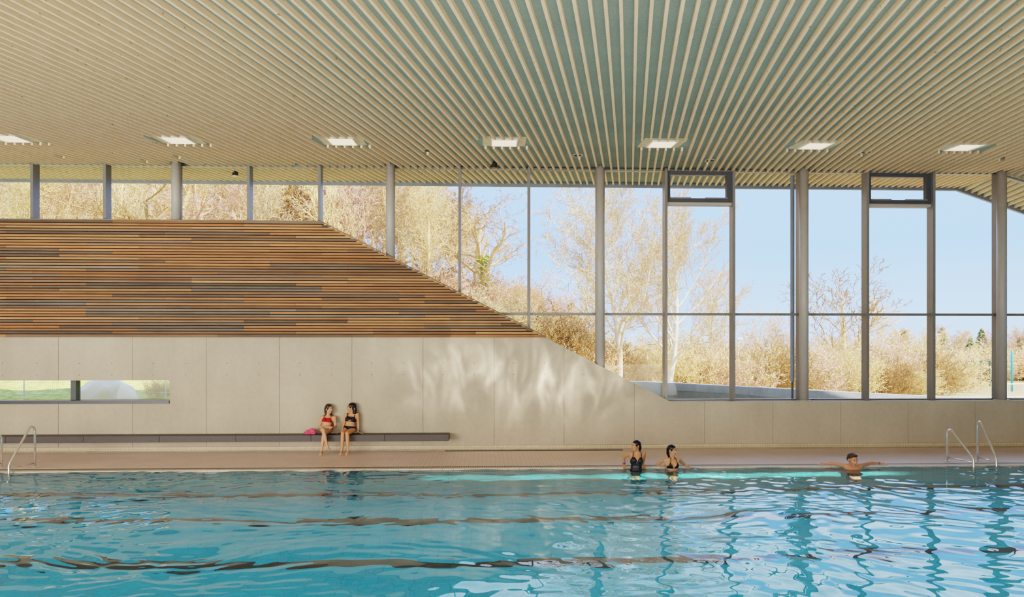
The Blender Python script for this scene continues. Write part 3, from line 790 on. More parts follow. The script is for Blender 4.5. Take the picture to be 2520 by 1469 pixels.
# -- seated woman in black
p = Person(S1(1190, 1000, -.5, 0), 'woman in a black bikini sitting on the bench leaning on her hands', M['skin2'], None, SK)
SL, SR = S1(1136, 432, -.13), S1(1378, 432, -.15)
p.set_torso(S1(1208, 790, -.20, .578), S1(1256, 432, -.13), LX, FW, SL, SR)
hA, hB = S1(1150, 800, -.22, .565), S1(1275, 800, -.22, .565)
kA, kB = S1(1066, 880, -.62), S1(1160, 875, -.63)
kA.z = kB.z = .525
p.leg(hA, kA, S1(1045, 1205, -.66), S1(1008, 1290, -.80, .02), v(.1, .7, -.7)); p.leg(hB, kB, S1(1180, 1205, -.67), S1(1145, 1292, -.81, .02), v(.1, .7, -.7))
eL, wL, eR, wR = S1(1102, 620, -.09), S1(1040, 800, -.10, .497), S1(1398, 620, -.12), S1(1398, 800, -.17, .50)
p.arm(SL, eL, wL, v(-.85, -.3, -.25), v(-.2, 0, 1), 1, curl=.05, spread=.3); p.arm(SR, eR, wR, v(.85, -.35, -.25), v(.2, 0, 1), -1, curl=.05, spread=.3)
p.head(S1(1243, 285, -.155), v(-.96, -.27, .10), v(.06, 0, 1)); p.finish()
C = p.lp
p.hair(M['hairdark'], strands=[([C(-.02, -.07, .04), C(-.03, -.10, -.04), C(-.03, -.11, -.13), C(-.02, -.13, -.19)], [.055, .05, .042, .02]), ([C(.03, -.07, .04), C(.04, -.09, -.05), C(.05, -.09, -.14)], [.05, .045, .025])], extra=[((0, -.045, .045), (.084, .088, .088))])
top = p.wear('bikini_top', M['black'], [(p.at(.115, .84), (p.L * .9 + p.U * .45).normalized()), (p.at(-.115, .84), (-p.L * .9 + p.U * .45).normalized()), (p.at(0, .84), p.U), (p.at(0, .50), -p.U), (p.at(.15, .6), p.L), (p.at(-.15, .6), -p.L)])
for q in (-1, 1): p.strap('strap', M['black'], [p.at(q * .095, .80, .095), p.at(q * .10, .93, .08), p.at(q * .104, 1.03, .035), p.at(q * .10, 1.0, -.03)], .012, top)
b = MB(); b.tube([p.at(-.04, .575, .118) - p.root.location, p.at(.035, .58, .118) - p.root.location], [.012, .010], 10); b.build('cutout', M['skin2'], top, smooth=True)
p.wear('bikini_bottom', M['black'], [(p.at(0, .20), p.U), (p.at(0, -.14, .1), (p.L * .52 - p.U * .80 + p.F * .30).normalized()), (p.at(0, -.14, .1), (-p.L * .52 - p.U * .80 + p.F * .30).normalized())], thighs=[(hA, kA), (hB, kB)])
w_ = p.band(M['black'], eR, wR, .030, .03, .05, 'watch'); b = MB(); q = wR + v(0, -.034, .03) - p.root.location; b.tube([q, q + v(0, -.008, 0)], .016, 16); b.build('watch_face', M['bandwhite'], w_)
# -- woman in the pool in a dark swimsuit
def S2(x, y, Y, z=None):
    q = wp(1500 + x / 11.45, 1060 + y / 11.45, Y)
    if z is not None: q.z = z
    return q
def dangle(p, lean=0.0):
    L = p.L
    for q in (-1, 1):
        Hp = p.P + L * q * .07; K = Hp + v(-q * .015, -.03 + lean, -.42); A = K + v(0, .04, -.40); p.leg(Hp, K, A, A + v(0, -.14, -.07), v(0, .5, -.8))
p = Person(S2(745, 1300, -3.0, -1.0), 'woman in a dark strappy swimsuit rising from the water, hands on the pool edge', M['skin3'], None, .95)
SL, SR = S2(600, 632, -2.88), S2(965, 622, -2.88)
p.set_torso(S2(742, 1270, -2.90), S2(775, 598, -2.90), LX, v(-.12, -1, 0), SL, SR)
eL, wL, eR, wR = S2(388, 745, -2.72), S2(415, 960, -2.66, .062), S2(965, 815, -2.74), S2(935, 975, -2.66, .062)
p.arm(SL, eL, wL, v(-.15, -.9, -.35), v(0, -.3, 1), 1, curl=.3); p.arm(SR, eR, wR, v(.1, -.9, -.35), v(0, -.3, 1), -1, curl=.3)
dangle(p)
p.head(S2(742, 425, -2.93), v(-.90, -.42, .02), v(-.10, 0, 1)); p.finish(); C = p.lp
p.hair(M['hairdark'], strands=[([C(.0, -.07, .03), C(.0, -.095, -.05), C(.0, -.10, -.12)], [.06, .05, .022])])
sw = p.wear('swimsuit', M['charcoal'], [(p.at(.115, .80), (p.L * .9 + p.U * .4).normalized()), (p.at(-.115, .80), (-p.L * .9 + p.U * .4).normalized()), (p.at(0, .80), p.U), (p.at(.145, .6), p.L), (p.at(-.145, .6), -p.L), (p.at(0, -.16, .1), (p.L * .57 - p.U * .75 + p.F * .2).normalized()), (p.at(0, -.16, .1), (-p.L * .57 - p.U * .75 + p.F * .2).normalized())])
b = MB(); b.add([q - p.root.location for q in (p.at(-.055, .815, .098), p.at(.06, .815, .098), p.at(.0, .64, .130), p.at(-.02, .72, .128), p.at(.025, .72, .128))], [(0, 3, 2, 4, 1)]); b.build('neckline', p.skin, sw)
for q, e0 in ((-1, -.10), (1, .12)): p.strap('strap', M['black'], [p.at(q * .10, .76, .10), p.at(q * .095, .88, .085), p.at(q * .088, .98, .05), p.at(q * .085, 1.02, .0)], .007, sw)
p.band(M['bandblue'], eL, wL, .031, .03)
# -- woman in the pool in a triangle bikini
p = Person(S2(1780, 1300, -3.0, -1.1), 'smiling woman in a black triangle bikini in the water, arms back on the pool edge', M['skin2'], None, .95)
SL, SR = S2(1560, 812, -2.88), S2(1935, 800, -2.88)
p.set_torso(S2(1775, 1325, -2.90), S2(1765, 768, -2.90), LX, v(.1, -1, 0), SL, SR)
eL, wL, eR, wR = S2(1340, 940, -2.70), S2(1425, 1000, -2.72, .05), S2(2110, 945, -2.70), S2(2140, 995, -2.72, .05)
p.arm(SL, eL, wL, v(.8, -.5, -.1), v(0, -.2, 1), 1, curl=.3); p.arm(SR, eR, wR, v(.35, -.85, -.25), v(0, -.2, 1), -1, curl=.3)
dangle(p)
p.head(S2(1768, 553, -2.93), v(.66, -.75, -.04), v(.10, 0, 1)); p.finish(); C = p.lp
p.hair(M['hairdark'], strands=[([C(-.05, -.06, .04), C(-.07, -.07, -.06), C(-.09, -.06, -.14), C(-.13, -.03, -.19)], [.042, .038, .03, .010]), ([C(.02, -.08, .02), C(.0, -.09, -.08), C(-.02, -.08, -.16)], [.05, .045, .02])])
tp = None
for q in (-1, 1):
    n1 = (p.U * .52 + p.L * q * .85).normalized(); n2 = (p.U * .52 - p.L * q * .85).normalized()
    o = p.wear('bikini_cup', M['black'], [(p.at(q * .085, .80), n1), (p.at(q * .085, .80), n2), (p.at(0, .50), -p.U), (p.at(q * .004, .5), -p.L * q), (p.at(0, .5, .02), -p.F)])
    p.strap('strap', M['black'], [p.at(q * .083, .77, .105), p.at(q * .072, .88, .085), p.at(q * .058, 1.0, .055), p.at(q * .03, 1.09, .01)], .006, o)
p.strap('necklace', M['lip'], [p.at(-.05, 1.0, .045), p.at(-.02, .96, .075), p.at(.02, .96, .075), p.at(.05, 1.0, .045)], .003)
p.band(M['black'], eL, wL, .031); p.band(M['bandblue'], eR, wR, .031)
# -- man
def S3(x, y, Y, z=None):
    q = wp(2000 + x / 4.846, 1020 + y / 4.846, Y)
    if z is not None: q.z = z
    return q
p = Person(S3(475, 700, -3.0, -1.4), 'short haired man in the water with both arms stretched along the pool edge', M['skinm'], None, 1.08)
SL, SR = S3(395, 612, -2.94), S3(560, 610, -2.94)
N_ = S3(478, 605, -2.98); N_.z = max(N_.z, .07)
p.set_torso(V((N_.x, -3.04, N_.z - .58)), N_, LX, FW, SL, SR, fem=False)
eL, wL, eR, wR = S3(255, 600, -2.72, .06), S3(160, 604, -2.64, .045), S3(690, 594, -2.72, .065), S3(800, 602, -2.64, .045)
p.arm(SL, eL, wL, v(-1, -.1, -.05), v(0, -.2, 1), 1, curl=.08); p.arm(SR, eR, wR, v(1, -.1, -.05), v(0, -.2, 1), -1, curl=.08)
dangle(p)
p.head(S3(476, 540, -3.03), v(.18, -.95, -.16), hs=1.18); p.finish(); C = p.lp
p.hair(M['hairshort'], cap=((0, -.022, .050), (.080, .094, .076)), extra=[((0, -.05, .015), (.078, .062, .075)), ((0, .035, .088), (.06, .045, .03))])
p.wear('swim_shorts', M['black'], [(p.at(0, .18), p.U)], thighs=[(p.P + p.L * q * .075, p.P + v(0, -.06, -.4)) for q in (-1, 1)])
p.band(M['bandblue'], eR, wR, .030)
# pink bag on the bench
c = S1(375, 862, -.23, .455); B = Prims()
B.ell((c.x, c.y, c.z + .042), (.155, .10, .045)); B.ell((c.x + .055, c.y, c.z + .085), (.085, .065, .065)); B.ell((c.x - .03, c.y - .01, c.z + .065), (.09, .075, .05)); B.cap((c.x - .10, c.y - .05, c.z + .03), .03, (c.x + .12, c.y - .06, c.z + .035), .033)
me = B.mesh('pink_bag', .006, 2)
for q in me.vertices:
    a = q.co - c; q.co = q.co + q.normal * (.009 * math.sin(a.x * 60 + a.z * 90) * math.sin(a.y * 40 + a.x * 25 + 1)); q.co.z = max(q.co.z, .4565)
bag = empty('pink_bag', c, 0, 'crumpled pink drawstring bag lying on the bench beside the woman in red', 'bag')
M['pink'] = simple('pink_fabric', (232, 96, 132), 0.6, 0, .15, 14); put(me, 'pouch', M['pink'], bag)
b = MB(); b.tube([(-.14, -.07, .02), (-.10, -.085, .05), (-.03, -.105, .052), (.05, -.107, .058), (.12, -.098, .04)], .006, 8); b.build('drawstring', M['pink'], bag, smooth=True)
# ------------------------------------------------------------------ ground outside
def sstep(a, b, x):
    t = min(1, max(0, (x - a) / (b - a))); return t * t * (3 - 2 * t)
def hill(x, y):
    u = x / (y + D)
    s = 1 - sstep(-0.12, 0.34, u)
    zl = 0.3 + 0.22 * (min(y, 8) - 1.2) + 0.27 * max(0, min(y, 34) - 8) - 0.03 * max(0, y - 34)
    zr = 0.55 - 0.04 * (y - 1.2) if y < 40 else -1.0
    zm = zl * s + zr * (1 - s)
    return zm
tm = MB()
ys = [WT + 0.02, 1.5, 2.2, 3, 4, 5, 6.5, 8, 10, 12, 14.5, 17, 20, 24, 28, 33, 38, 45, 52, 60, 70, 85, 100, 120, 150]
us = [i / 40 for i in range(-52, 57)]
cg, cl_, cm_ = lin((206, 212, 126)), lin((206, 188, 156)), lin((182, 160, 118))
for y in ys:
    for u in us:
        x = u * (y + D); z = hill(x, y) + 0.06 * math.sin(x * 1.7 + y) * min(1, y / 6)
        f = sstep(0.1, 0.45, u) * sstep(16, 40, y); gr = (1 - sstep(7, 13, y)) * (1 - sstep(-0.2, 0.05, u))
        c = tuple(cl_[i] * (1 - gr) + cg[i] * gr for i in range(3)); c = tuple(c[i] * (1 - f) + cm_[i] * f for i in range(3))
        tm.v.append((x, y, z)); tm.c.append(c + (1,))
nu = len(us)
for j in range(len(ys) - 1):
    for i in range(nu - 1): tm.f.append((j * nu + i, j * nu + i + 1, (j + 1) * nu + i + 1, (j + 1) * nu + i))
ground = tm.build('ground', M['terrain'], smooth=True, fixn=False); tag(ground, 'sunny grass and leaf litter rising to a wooded hill', kind='structure')

def onhill(px, Y):
    x = xat(px, Y); return Vector((x, Y, hill(x, Y)))
# retaining wall of the outdoor ramp
YR = 5.5
def rp(px, py, dy=0): p = wp(px, py, YR + dy); return (p.x, p.z)
b = MB()
top = [rp(1480, 934), rp(1550, 938), rp(1660, 942), rp(1810, 950), rp(1990, 959), rp(2130, 967), rp(2300, 975), rp(2500, 983)]
x0, x1 = top[0][0], top[-1][0]
b.prism([(x0, -0.3), (x1, -0.3)] + top[::-1], YR, YR + 0.35)
rw = b.build('retaining_wall', M['outconcrete']); tag(rw, 'low grey concrete retaining wall of the outdoor ramp behind the glass', 'wall')
b = MB()
band = [rp(1480, 950, -0.1), rp(1600, 957, -0.1), rp(1810, 969, -0.1), rp(2010, 987, -0.1), rp(2120, 993, -0.1)]
t2 = [rp(1480, 934.5, -0.1), rp(1600, 940.5, -0.1), rp(1810, 951, -0.1), rp(2010, 961, -0.1), rp(2120, 966.5, -0.1)]
b.prism(band + t2[::-1], YR - 0.1, YR - 0.001)
b.build('parapet_band', M['outconcrete'], rw)

# ------------------------------------------------------------------ trees
M['barkpale'] = simple('pale_sunlit_bark', (240, 230, 210), 0.9, 0, 0.15, 5, spec=0.1)
M['barkwarm'] = simple('warm_grey_bark', (218, 192, 146), 0.9, 0, 0.18, 5, spec=0.1)
M['barkpink'] = simple('rosy_brown_bark', (226, 192, 152), 0.9, 0, 0.18, 5, spec=0.1)
M['barkgold'] = simple('golden_bark', (232, 206, 150), 0.9, 0, 0.15, 5, spec=0.1)
M['barkdark'] = simple('dark_twig_bark', (176, 142, 94), 0.9, 0, 0.2, 5, spec=0.1)
M['barkrose'] = simple('rose_twig_bark', (218, 182, 154), 0.9, 0, 0.2, 5, spec=0.1)
M['ivy'] = simple('ivy_leaf', (170, 176, 84), 0.8, 0, 0.3, 3, spec=0.2)
M['bud'] = simple('pale_green_bud', (220, 214, 150), 0.8, 0, 0.2, 3, spec=0.1)
M['pine'] = simple('conifer_needle', (176, 174, 118), 0.9, 0, 0.25, 3, spec=0.1)

class Tree:
    def __init__(s, seed): s.r = random.Random(seed); s.big = MB(); s.tw = MB(); s.lf = MB(); s.tips = []
    def seg(s, p, q, r0, r1, fine):
        mb = s.tw if fine else s.big; n = 3 if fine else 7
        d = (q - p)
        if d.length < 1e-5: return
        d.normalize(); a = d.orthogonal().normalized(); b = d.cross(a); k = len(mb.v)
        for c, r in ((p, r0), (q, r1)):
            for i in range(n):
                t = 2 * math.pi * i / n; v = c + (a * math.cos(t) + b * math.sin(t)) * r; mb.v.append((v.x, v.y, v.z))
        for i in range(n): mb.f.append((k + i, k + (i + 1) % n, k + n + (i + 1) % n, k + n + i))
    def grow(s, p, d, L, r, lvl, P):
        rn = s.r; n = P['n'][lvl]; step = L / n; d = d.normalized()
        fine = lvl >= P['fine']
        tip = r * P.get('taper', 0.35)
        az = rn.uniform(0, 6.28)
        for i in range(n):
            t0, t1 = i / n, (i + 1) / n
            w = P['wob'][lvl]
            d = (d + Vector((rn.gauss(0, w), rn.gauss(0, w), rn.gauss(0, w) + P['up'][lvl]))).normalized()
            q = p + d * step
            ra, rb = r + (tip - r) * t0, r + (tip - r) * t1
            s.seg(p, q, max(ra, P['min']), max(rb, P['min']), fine)
            if lvl < P['max'] and t1 > P['start'][lvl]:
                for _ in range(P['kids'][lvl]):
                    az += 2.4 + rn.uniform(-0.5, 0.5)
                    a = d.orthogonal().normalized(); a = Quaternion(d, az) @ a
                    ang = R(P['ang'][lvl] + rn.uniform(-12, 12))
                    nd = d * math.cos(ang) + a * math.sin(ang)
                    sh = (1 - (t1 - P['start'][lvl]) / (1 - P['start'][lvl]) * P.get('cone', 0.55))
                    s.grow(q, nd, L * P['len'][lvl] * sh * rn.uniform(0.75, 1.15), max(rb * P['rad'][lvl], P['min']), lvl + 1, P)
            p = q
        if lvl >= 2: s.tips.append(p)
    def leaves(s, n, size, pts=None, spread=0.15):
        rn = s.r; pts = pts or s.tips
        for _ in range(n):
            c = rn.choice(pts) + Vector((rn.gauss(0, spread), rn.gauss(0, spread), rn.gauss(0, spread)))
            a = Vector((rn.gauss(0, 1), rn.gauss(0, 1), rn.gauss(0, 1))).normalized() * size; b = a.orthogonal().normalized() * size
            k = len(s.lf.v); s.lf.v += [tuple(c - a - b), tuple(c + a - b * .6), tuple(c + a + b), tuple(c - a * .6 + b)]; s.lf.f.append((k, k + 1, k + 2, k + 3))
PALE = dict(n=[9, 7, 6, 4, 2], wob=[.05, .09, .13, .17, .2], up=[.05, .10, .08, .03, 0], start=[.22, .15, .15, .2], kids=[3, 2, 2, 1], ang=[44, 40, 42, 45],
            len=[.62, .45, .42, .45], rad=[.5, .5, .55, .6], max=4, fine=2, min=.0085, cone=.45)
OAK = dict(n=[6, 7, 6, 5, 3], wob=[.08, .16, .2, .24, .25], up=[.04, .05, .02, 0, 0], start=[.3, .2, .15, .2], kids=[2, 2, 1, 1], ang=[52, 48, 50, 50],
           len=[.72, .5, .45, .45], rad=[.55, .5, .55, .6], max=4, fine=3, min=.009, cone=.4)
VASE = dict(n=[7, 7, 5, 4, 2], wob=[.04, .08, .12, .16, .2], up=[.03, .12, .08, .03, 0], start=[.32, .2, .2, .2], kids=[2, 2, 1, 1], ang=[38, 36, 38, 42],
            len=[.62, .45, .42, .45], rad=[.5, .5, .55, .6], max=4, fine=2, min=.012, cone=.4)
WHIP = dict(n=[9, 6, 5, 3], wob=[.05, .10, .14, .2], up=[.06, .14, .08, .02], start=[.12, .1, .15], kids=[3, 2, 2], ang=[36, 38, 42],
            len=[.42, .48, .5], rad=[.45, .55, .6], max=3, fine=1, min=.010, cone=.65)
protos = {}
def proto(key, P, seed, h, r, lean=(0, 0, 1)):
    t = Tree(seed); t.grow(Vector((0, 0, -0.3)), Vector(lean), h, r, 0, P); protos[key] = t; return t
def top_of(t): return max(v[2] for v in t.tw.v)
for i in range(2): proto('pale%d' % i, PALE, 21 + i, 8.6, 0.17, (0, 0, 1) if i == 0 else (0.22, 0, 1))
for i in range(3): proto('oak%d' % i, OAK, 31 + i, 7.5, 0.26)
for i in range(2): proto('vase%d' % i, VASE, 44 + i, 7.5, 0.14)
for i in range(4): proto('whip%d' % i, WHIP, 55 + i, 9.0, 0.10)
# shrub: many whippy stems from the ground
def shrub(seed, h, n=46, bud=500):
    t = Tree(seed); P = dict(n=[5, 4, 3], wob=[.12, .18, .22], up=[.04, .05, 0], start=[.15, .1], kids=[2, 2], ang=[40, 42], len=[.5, .5], rad=[.6, .6], max=2, fine=0, min=.009)
    for k in range(n):
        a = t.r.uniform(0, 6.28); q = t.r.random() ** .5
        t.grow(Vector((math.cos(a) * q * 1.3, math.sin(a) * q * 1.0, -0.1)), Vector((math.cos(a) * q * .55, math.sin(a) * q * .5, 1)), h * t.r.uniform(.6, 1) * (1 - .35 * q), .016, 0, P)
    if bud: t.leaves(bud, .03)
    return t
for i in range(3): protos['shrub%d' % i] = shrub(70 + i, 3.0, bud=0 if i == 0 else 500)
meshes = {}
def mesh_of(key, part, mat):
    k = (key, part, mat)
    if k not in meshes:
        t = protos[key]; mb = {'trunk': t.big, 'twigs': t.tw, 'leaves': t.lf}[part]
        if not mb.f: meshes[k] = None
        else:
            me = bpy.data.meshes.new(key + part); me.from_pydata(mb.v, [], mb.f); me.update(); me.materials.append(M[mat])
            if part == 'trunk': me.polygons.foreach_set('use_smooth', [True] * len(me.polygons))
            meshes[k] = me
    return meshes[k]
def plant(key, loc, scale, rz, mat, label, cat='tree', group=None, name='bare_tree', wid=1.0, leafmat=None, leafpart='ivy', twigmat=None):
    root = empty(name, loc, rz, label, cat, group)
    parts = [('trunk', 'trunk', mat), ('twigs', 'twigs', twigmat or mat)] + ([('leaves', leafpart, leafmat)] if leafmat else [])
    for part, nm, mt in parts:
        me = mesh_of(key, part, mt)
        if me is None: continue
        o = bpy.data.objects.new(nm if part != 'twigs' or protos[key].big.f else 'stems', me); COL.objects.link(o); o.parent = root
        o.scale = (scale * wid, scale * wid, scale)
    return root
def plant_px(key, px, Y, top, rz, mat, label, base=None, **kw):
    p = onhill(px, Y)
    if base is not None: p.z = zat(px, base, Y)
    h = zat(px, top, Y) - p.z
    return plant(key, p, h / top_of(protos[key]), rz, mat, label, **kw)
# the trees one can single out
plant_px('pale0', 1523, 11.5, 425, 0.6, 'barkpale', 'tall pale tree with a straight trunk right of the middle column', base=945, wid=1.15, twigmat='barkwarm')
plant_px('pale1', 1642, 12.5, 430, 0.0, 'barkpale', 'tall pale tree with a leaning trunk behind the first opening vent bay', base=955, twigmat='barkwarm')
t = protos['oak0']; ivp = [Vector((t.r.gauss(0, .16), t.r.gauss(0, .16), z)) for z in np.linspace(.8, 4.8, 60)]; t.leaves(1100, .05, ivp, .14)
plant_px('oak0', 1188, 22, 468, 2.0, 'barkwarm', 'spreading bare tree with ivy on its trunk behind the seventh window post', leafmat='ivy', twigmat='barkdark', wid=1.7)
t = protos['whip0']; ivp = [Vector((t.r.gauss(0, .12), t.r.gauss(0, .12), z)) for z in np.linspace(2.5, 8, 60)]; t.leaves(1100, .055, ivp, .16)
plant_px('oak1', 1060, 27, 400, 1.0, 'barkwarm', 'dark branched bare tree left of the ivy clad tree', twigmat='barkdark', wid=1.5)
plant_px('oak2', 985, 24, 380, 4.0, 'barkpink', 'bare tree just right of the second round column', twigmat='barkdark', wid=1.2)
plant_px('whip0', 690, 22, 330, .3, 'barkgold', 'ivy clad tree behind the fourth upper window from the left', leafmat='ivy')
plant_px('vase0', 2083, 28, 632, .4, 'barkgold', 'golden vase shaped bare tree in the bay right of the rain pipe', base=985, wid=1.5, twigmat='barkdark')
plant_px('vase1', 2022, 30, 800, 1.4, 'barkgold', 'small golden bare tree left of the vase shaped tree', base=985)
plant_px('vase1', 2160, 33, 715, 2.7, 'barkgold', 'loose bare tree right of the golden vase shaped tree', base=985)
plant_px('vase0', 1865, 33, 740, 3.3, 'barkwarm', 'bare tree at the left of the bay before the rain pipe')
plant_px('vase1', 1925, 30, 745, 5.0, 'barkpink', 'rosy bare tree just left of the rain pipe')
plant_px('vase0', 2300, 48, 775, 5.0, 'barkgold', 'thin bare tree behind the second last window post')
plant_px('oak1', 1345, 26, 640, 2.2, 'barkwarm', 'bare tree right of the ninth window post at the foot of the hill')
plant_px('vase1', 1420, 24, 700, .8, 'barkwarm', 'lower bare tree left of the middle column')
plant_px('vase0', 1745, 24, 640, 1.8, 'barkwarm', 'bare tree between the leaning pale tree and the tenth window post')
# the wood on the hillside
rng = random.Random(77)
kinds = ['whip1', 'whip2', 'whip3', 'whip0', 'oak1', 'oak2', 'whip2', 'whip3']
mats = ['barkwarm', 'barkgold', 'barkpink', 'barkgold', 'barkdark', 'barkrose']
k = 0
for Y, n in ((16, 10), (20, 12), (25, 13), (31, 14), (38, 14)):
    for i in range(n):
        px = -120 + (1230 + (Y - 16) * 6) * (i + rng.uniform(.15, .85)) / n
        if Y < 18 and px > 900: continue
        p = onhill(px, Y + rng.uniform(-2, 2))
        lim = 300 if px < 1000 else 300 + (px - 1000) * 1.15
        h = min(rng.uniform(9, 13), max(2.5, zat(px, lim + rng.uniform(-30, 60), p.y) - p.z))
        key = kinds[k % len(kinds)]
        plant(key, p, h / top_of(protos[key]), rng.uniform(0, 6.28), mats[k % len(mats)], 'bare beige tree in the dense wood on the hillside behind the glazing', group='trees of the hillside wood', name='woodland_tree', wid=rng.uniform(1.1, 1.4)); k += 1
# undergrowth on the slope
k = 0
for Y, n, a, b_ in ((10, 12, 700, 1480), (13, 15, 600, 1560), (17, 15, 700, 1960), (21, 16, 1000, 2200), (26, 16, 1180, 2330), (33, 15, 1250, 2360)):
    for i in range(n):
        px = a + (b_ - a) * (i + rng.uniform(.1, .9)) / n
        p = onhill(px, Y + rng.uniform(-1.2, 1.2))
        h = rng.uniform(2.2, 3.4) if px < 1400 else max(2.4, zat(px, 800 + rng.uniform(-10, 90), p.y) - p.z)
        green = 1750 < px < 1990 and Y > 15
        key = 'shrub1' if green else 'shrub%d' % (k % 3)
        lb = 'leggy shrub with first pale green buds among the bushes left of the rain pipe' if green else 'dense leafless beige shrub in the undergrowth behind the glazing'
        plant(key, p, h / top_of(protos[key]), rng.uniform(0, 6.28), (mats + ['barkrose', 'barkdark'])[(k * 3 + 1) % 8], lb, cat='shrub', group='budding shrubs' if green else 'leafless undergrowth shrubs', name='bare_shrub', wid=rng.uniform(.9, 1.25), leafmat='bud' if (green or k % 3 == 2) else None, leafpart='buds'); k += 1
# far wood to the right
def conifer(seed):
    t = Tree(seed); rn = t.r; t.seg(Vector((0, 0, -.2)), Vector((0, 0, 6)), .14, .03, False)
    for i in range(700):
        z = 1 + 5 * rn.random() ** .8; rad = (6.2 - z) * .34 * rn.uniform(.4, 1); a = rn.uniform(0, 6.28)
        c = Vector((math.cos(a) * rad, math.sin(a) * rad, z)); o = Vector((math.cos(a), math.sin(a), -.35)) * .28; s_ = Vector((-math.sin(a), math.cos(a), .1)) * .12
        k = len(t.lf.v); t.lf.v += [tuple(c - s_), tuple(c + o), tuple(c + s_), tuple(c + Vector((0, 0, .18)))]; t.lf.f.append((k, k + 1, k + 2, k + 3))
    t.tw.v.append((0, 0, 6.1)); return t
protos['conifer'] = conifer(3)
k = 0
for Y, n in ((62, 16), (76, 22), (95, 26)):
    for i in range(n):
        px = 1760 + 960 * (i + rng.uniform(.1, .9)) / n
        p = Vector((xat(px, Y), Y, -1.2 if px > 2150 else hill(xat(px, Y), Y)))
        con = Y > 70 and (k * 7 % 5) < 2 and px > 2150
        base_top = {62: 838, 76: 818, 95: 800}[Y] + rng.uniform(-14, 18) + (22 if px < 2200 else 0) + (10 if con else 0)
        h = max(2, zat(px, base_top, Y) - p.z)
        key = 'conifer' if con else ('shrub%d' % (k % 3) if Y < 70 else 'whip%d' % (k % 4))
        if con: plant(key, p, h / 6.1, rng.uniform(0, 6), 'barkwarm', 'small dull green conifer top in the distant wood on the right', group='distant conifers', name='conifer', leafmat='pine', leafpart='needles', wid=1.2)
        else: plant(key, p, h / top_of(protos[key]), rng.uniform(0, 6), ['barkrose', 'barkwarm', 'barkpink', 'barkgold'][k % 4], 'rosy beige leafless tree in the distant wood on the right', group='distant leafless trees', name='distant_tree', wid=2.6 if Y > 70 else 2.0)
        k += 1

# small things outside
def lamp_post(px, Y, top, base, nm, double):
    p = onhill(px, Y); p.z = zat(px, base, Y); h = zat(px, top, Y) - p.z
    e = empty('lamp_post', p, 0, nm, 'lamp post')
    b = MB(); b.tube([(0, 0, -.4), (0, 0, h)], .05, 8); b.build('post', M['white'], e)
    b = MB(); b.box(-.35 if double else -.12, .35 if double else .3, -.1, .1, h - .02, h + .12); b.build('lamp_head', M['white'], e, bevel=.02)
lamp_post(1817, 26, 836, 965, 'slim white lamp post in front of the bushes in the tenth bay', False)
lamp_post(2307, 55, 824, 950, 'tall white floodlight post beyond the meadow on the right', True)
gpx = 50
p0, p1 = wp(2396, 945, 46), wp(2436, 945, 46); zt_ = zat(2416, 889, 46)
e = empty('ball_court_goal', (p0.x, 46, p0.z), 0, 'dark green goal frame with netting beyond the meadow', 'goal')
M['green'] = simple('green_paint', (62, 104, 92), 0.5)
b = MB(); w_ = p1.x - p0.x; h_ = zt_ - p0.z
for a, c in (((0, 0, -.4), (0, 0, h_)), ((w_, 0, -.4), (w_, 0, h_)), ((0, 0, h_), (w_, 0, h_)), ((0, 1.2, -.4), (0, 1.2, h_)), ((w_, 1.2, -.4), (w_, 1.2, h_)), ((0, 0, h_), (0, 1.2, h_)), ((w_, 0, h_), (w_, 1.2, h_))): b.tube([a, c], .07, 6)
b.build('frame', M['green'], e)
b = MB()
for i in range(1, 8): b.tube([(w_ * i / 8, 1.2, 0), (w_ * i / 8, 1.2, h_)], .018, 4)
for i in range(1, 6): b.tube([(0, 1.2, h_ * i / 6), (w_, 1.2, h_ * i / 6)], .018, 4)
b.build('netting', M['green'], e)
M['teal'] = simple('bright_teal_paint', (60, 176, 190), 0.5)
p = wp(2490, 950, 34); q = zat(2490, 862, 34)
b = MB(); b.tube([(0, 0, -.6), (0, 0, q - p.z - .05), (0, 0, q - p.z)], [.075, .075, .03], 12); o = b.build('teal_pole', M['teal'], smooth=True); o.location = p
tag(o, 'bright teal pole outside at the right edge of the picture', 'pole')
p = wp(2478, 982, 20); zt_ = zat(2478, 945, 20)
e = empty('white_railing', p, 0, 'white metal railing fence outside at the right edge', 'railing')
b = MB(); b.tube([(0, 0, zt_ - p.z), (3, 0, zt_ - p.z)], .035, 8); b.tube([(0, 0, .12), (3, 0, .12)], .025, 8); b.build('rail', M['white'], e)
for i in range(4): b = MB(); b.tube([(i, 0, -1.2), (i, 0, zt_ - p.z)], .03, 8); b.build('post', M['white'], e)
b = MB()
for i in range(24): b.tube([(i * .125, 0, .12), (i * .125, 0, zt_ - p.z)], .008, 4)
b.build('bars', M['white'], e)
p = [wp(x, y, 17) for x, y in ((1532, 889), (1550, 888), (1568, 893), (1582, 900), (1592, 907))]
b = MB(); o0 = p[0]; b.tube([v - o0 for v in p], .035, 8); 
for v in p[::2]: b.tube([v - o0, Vector((v.x, v.y, hill(v.x, v.y) - .2)) - o0], .025, 8)
o = b.build('handrail', M['white'], smooth=True); o.location = o0; tag(o, 'white curved handrail on the slope beside the straight pale trunk', 'handrail')
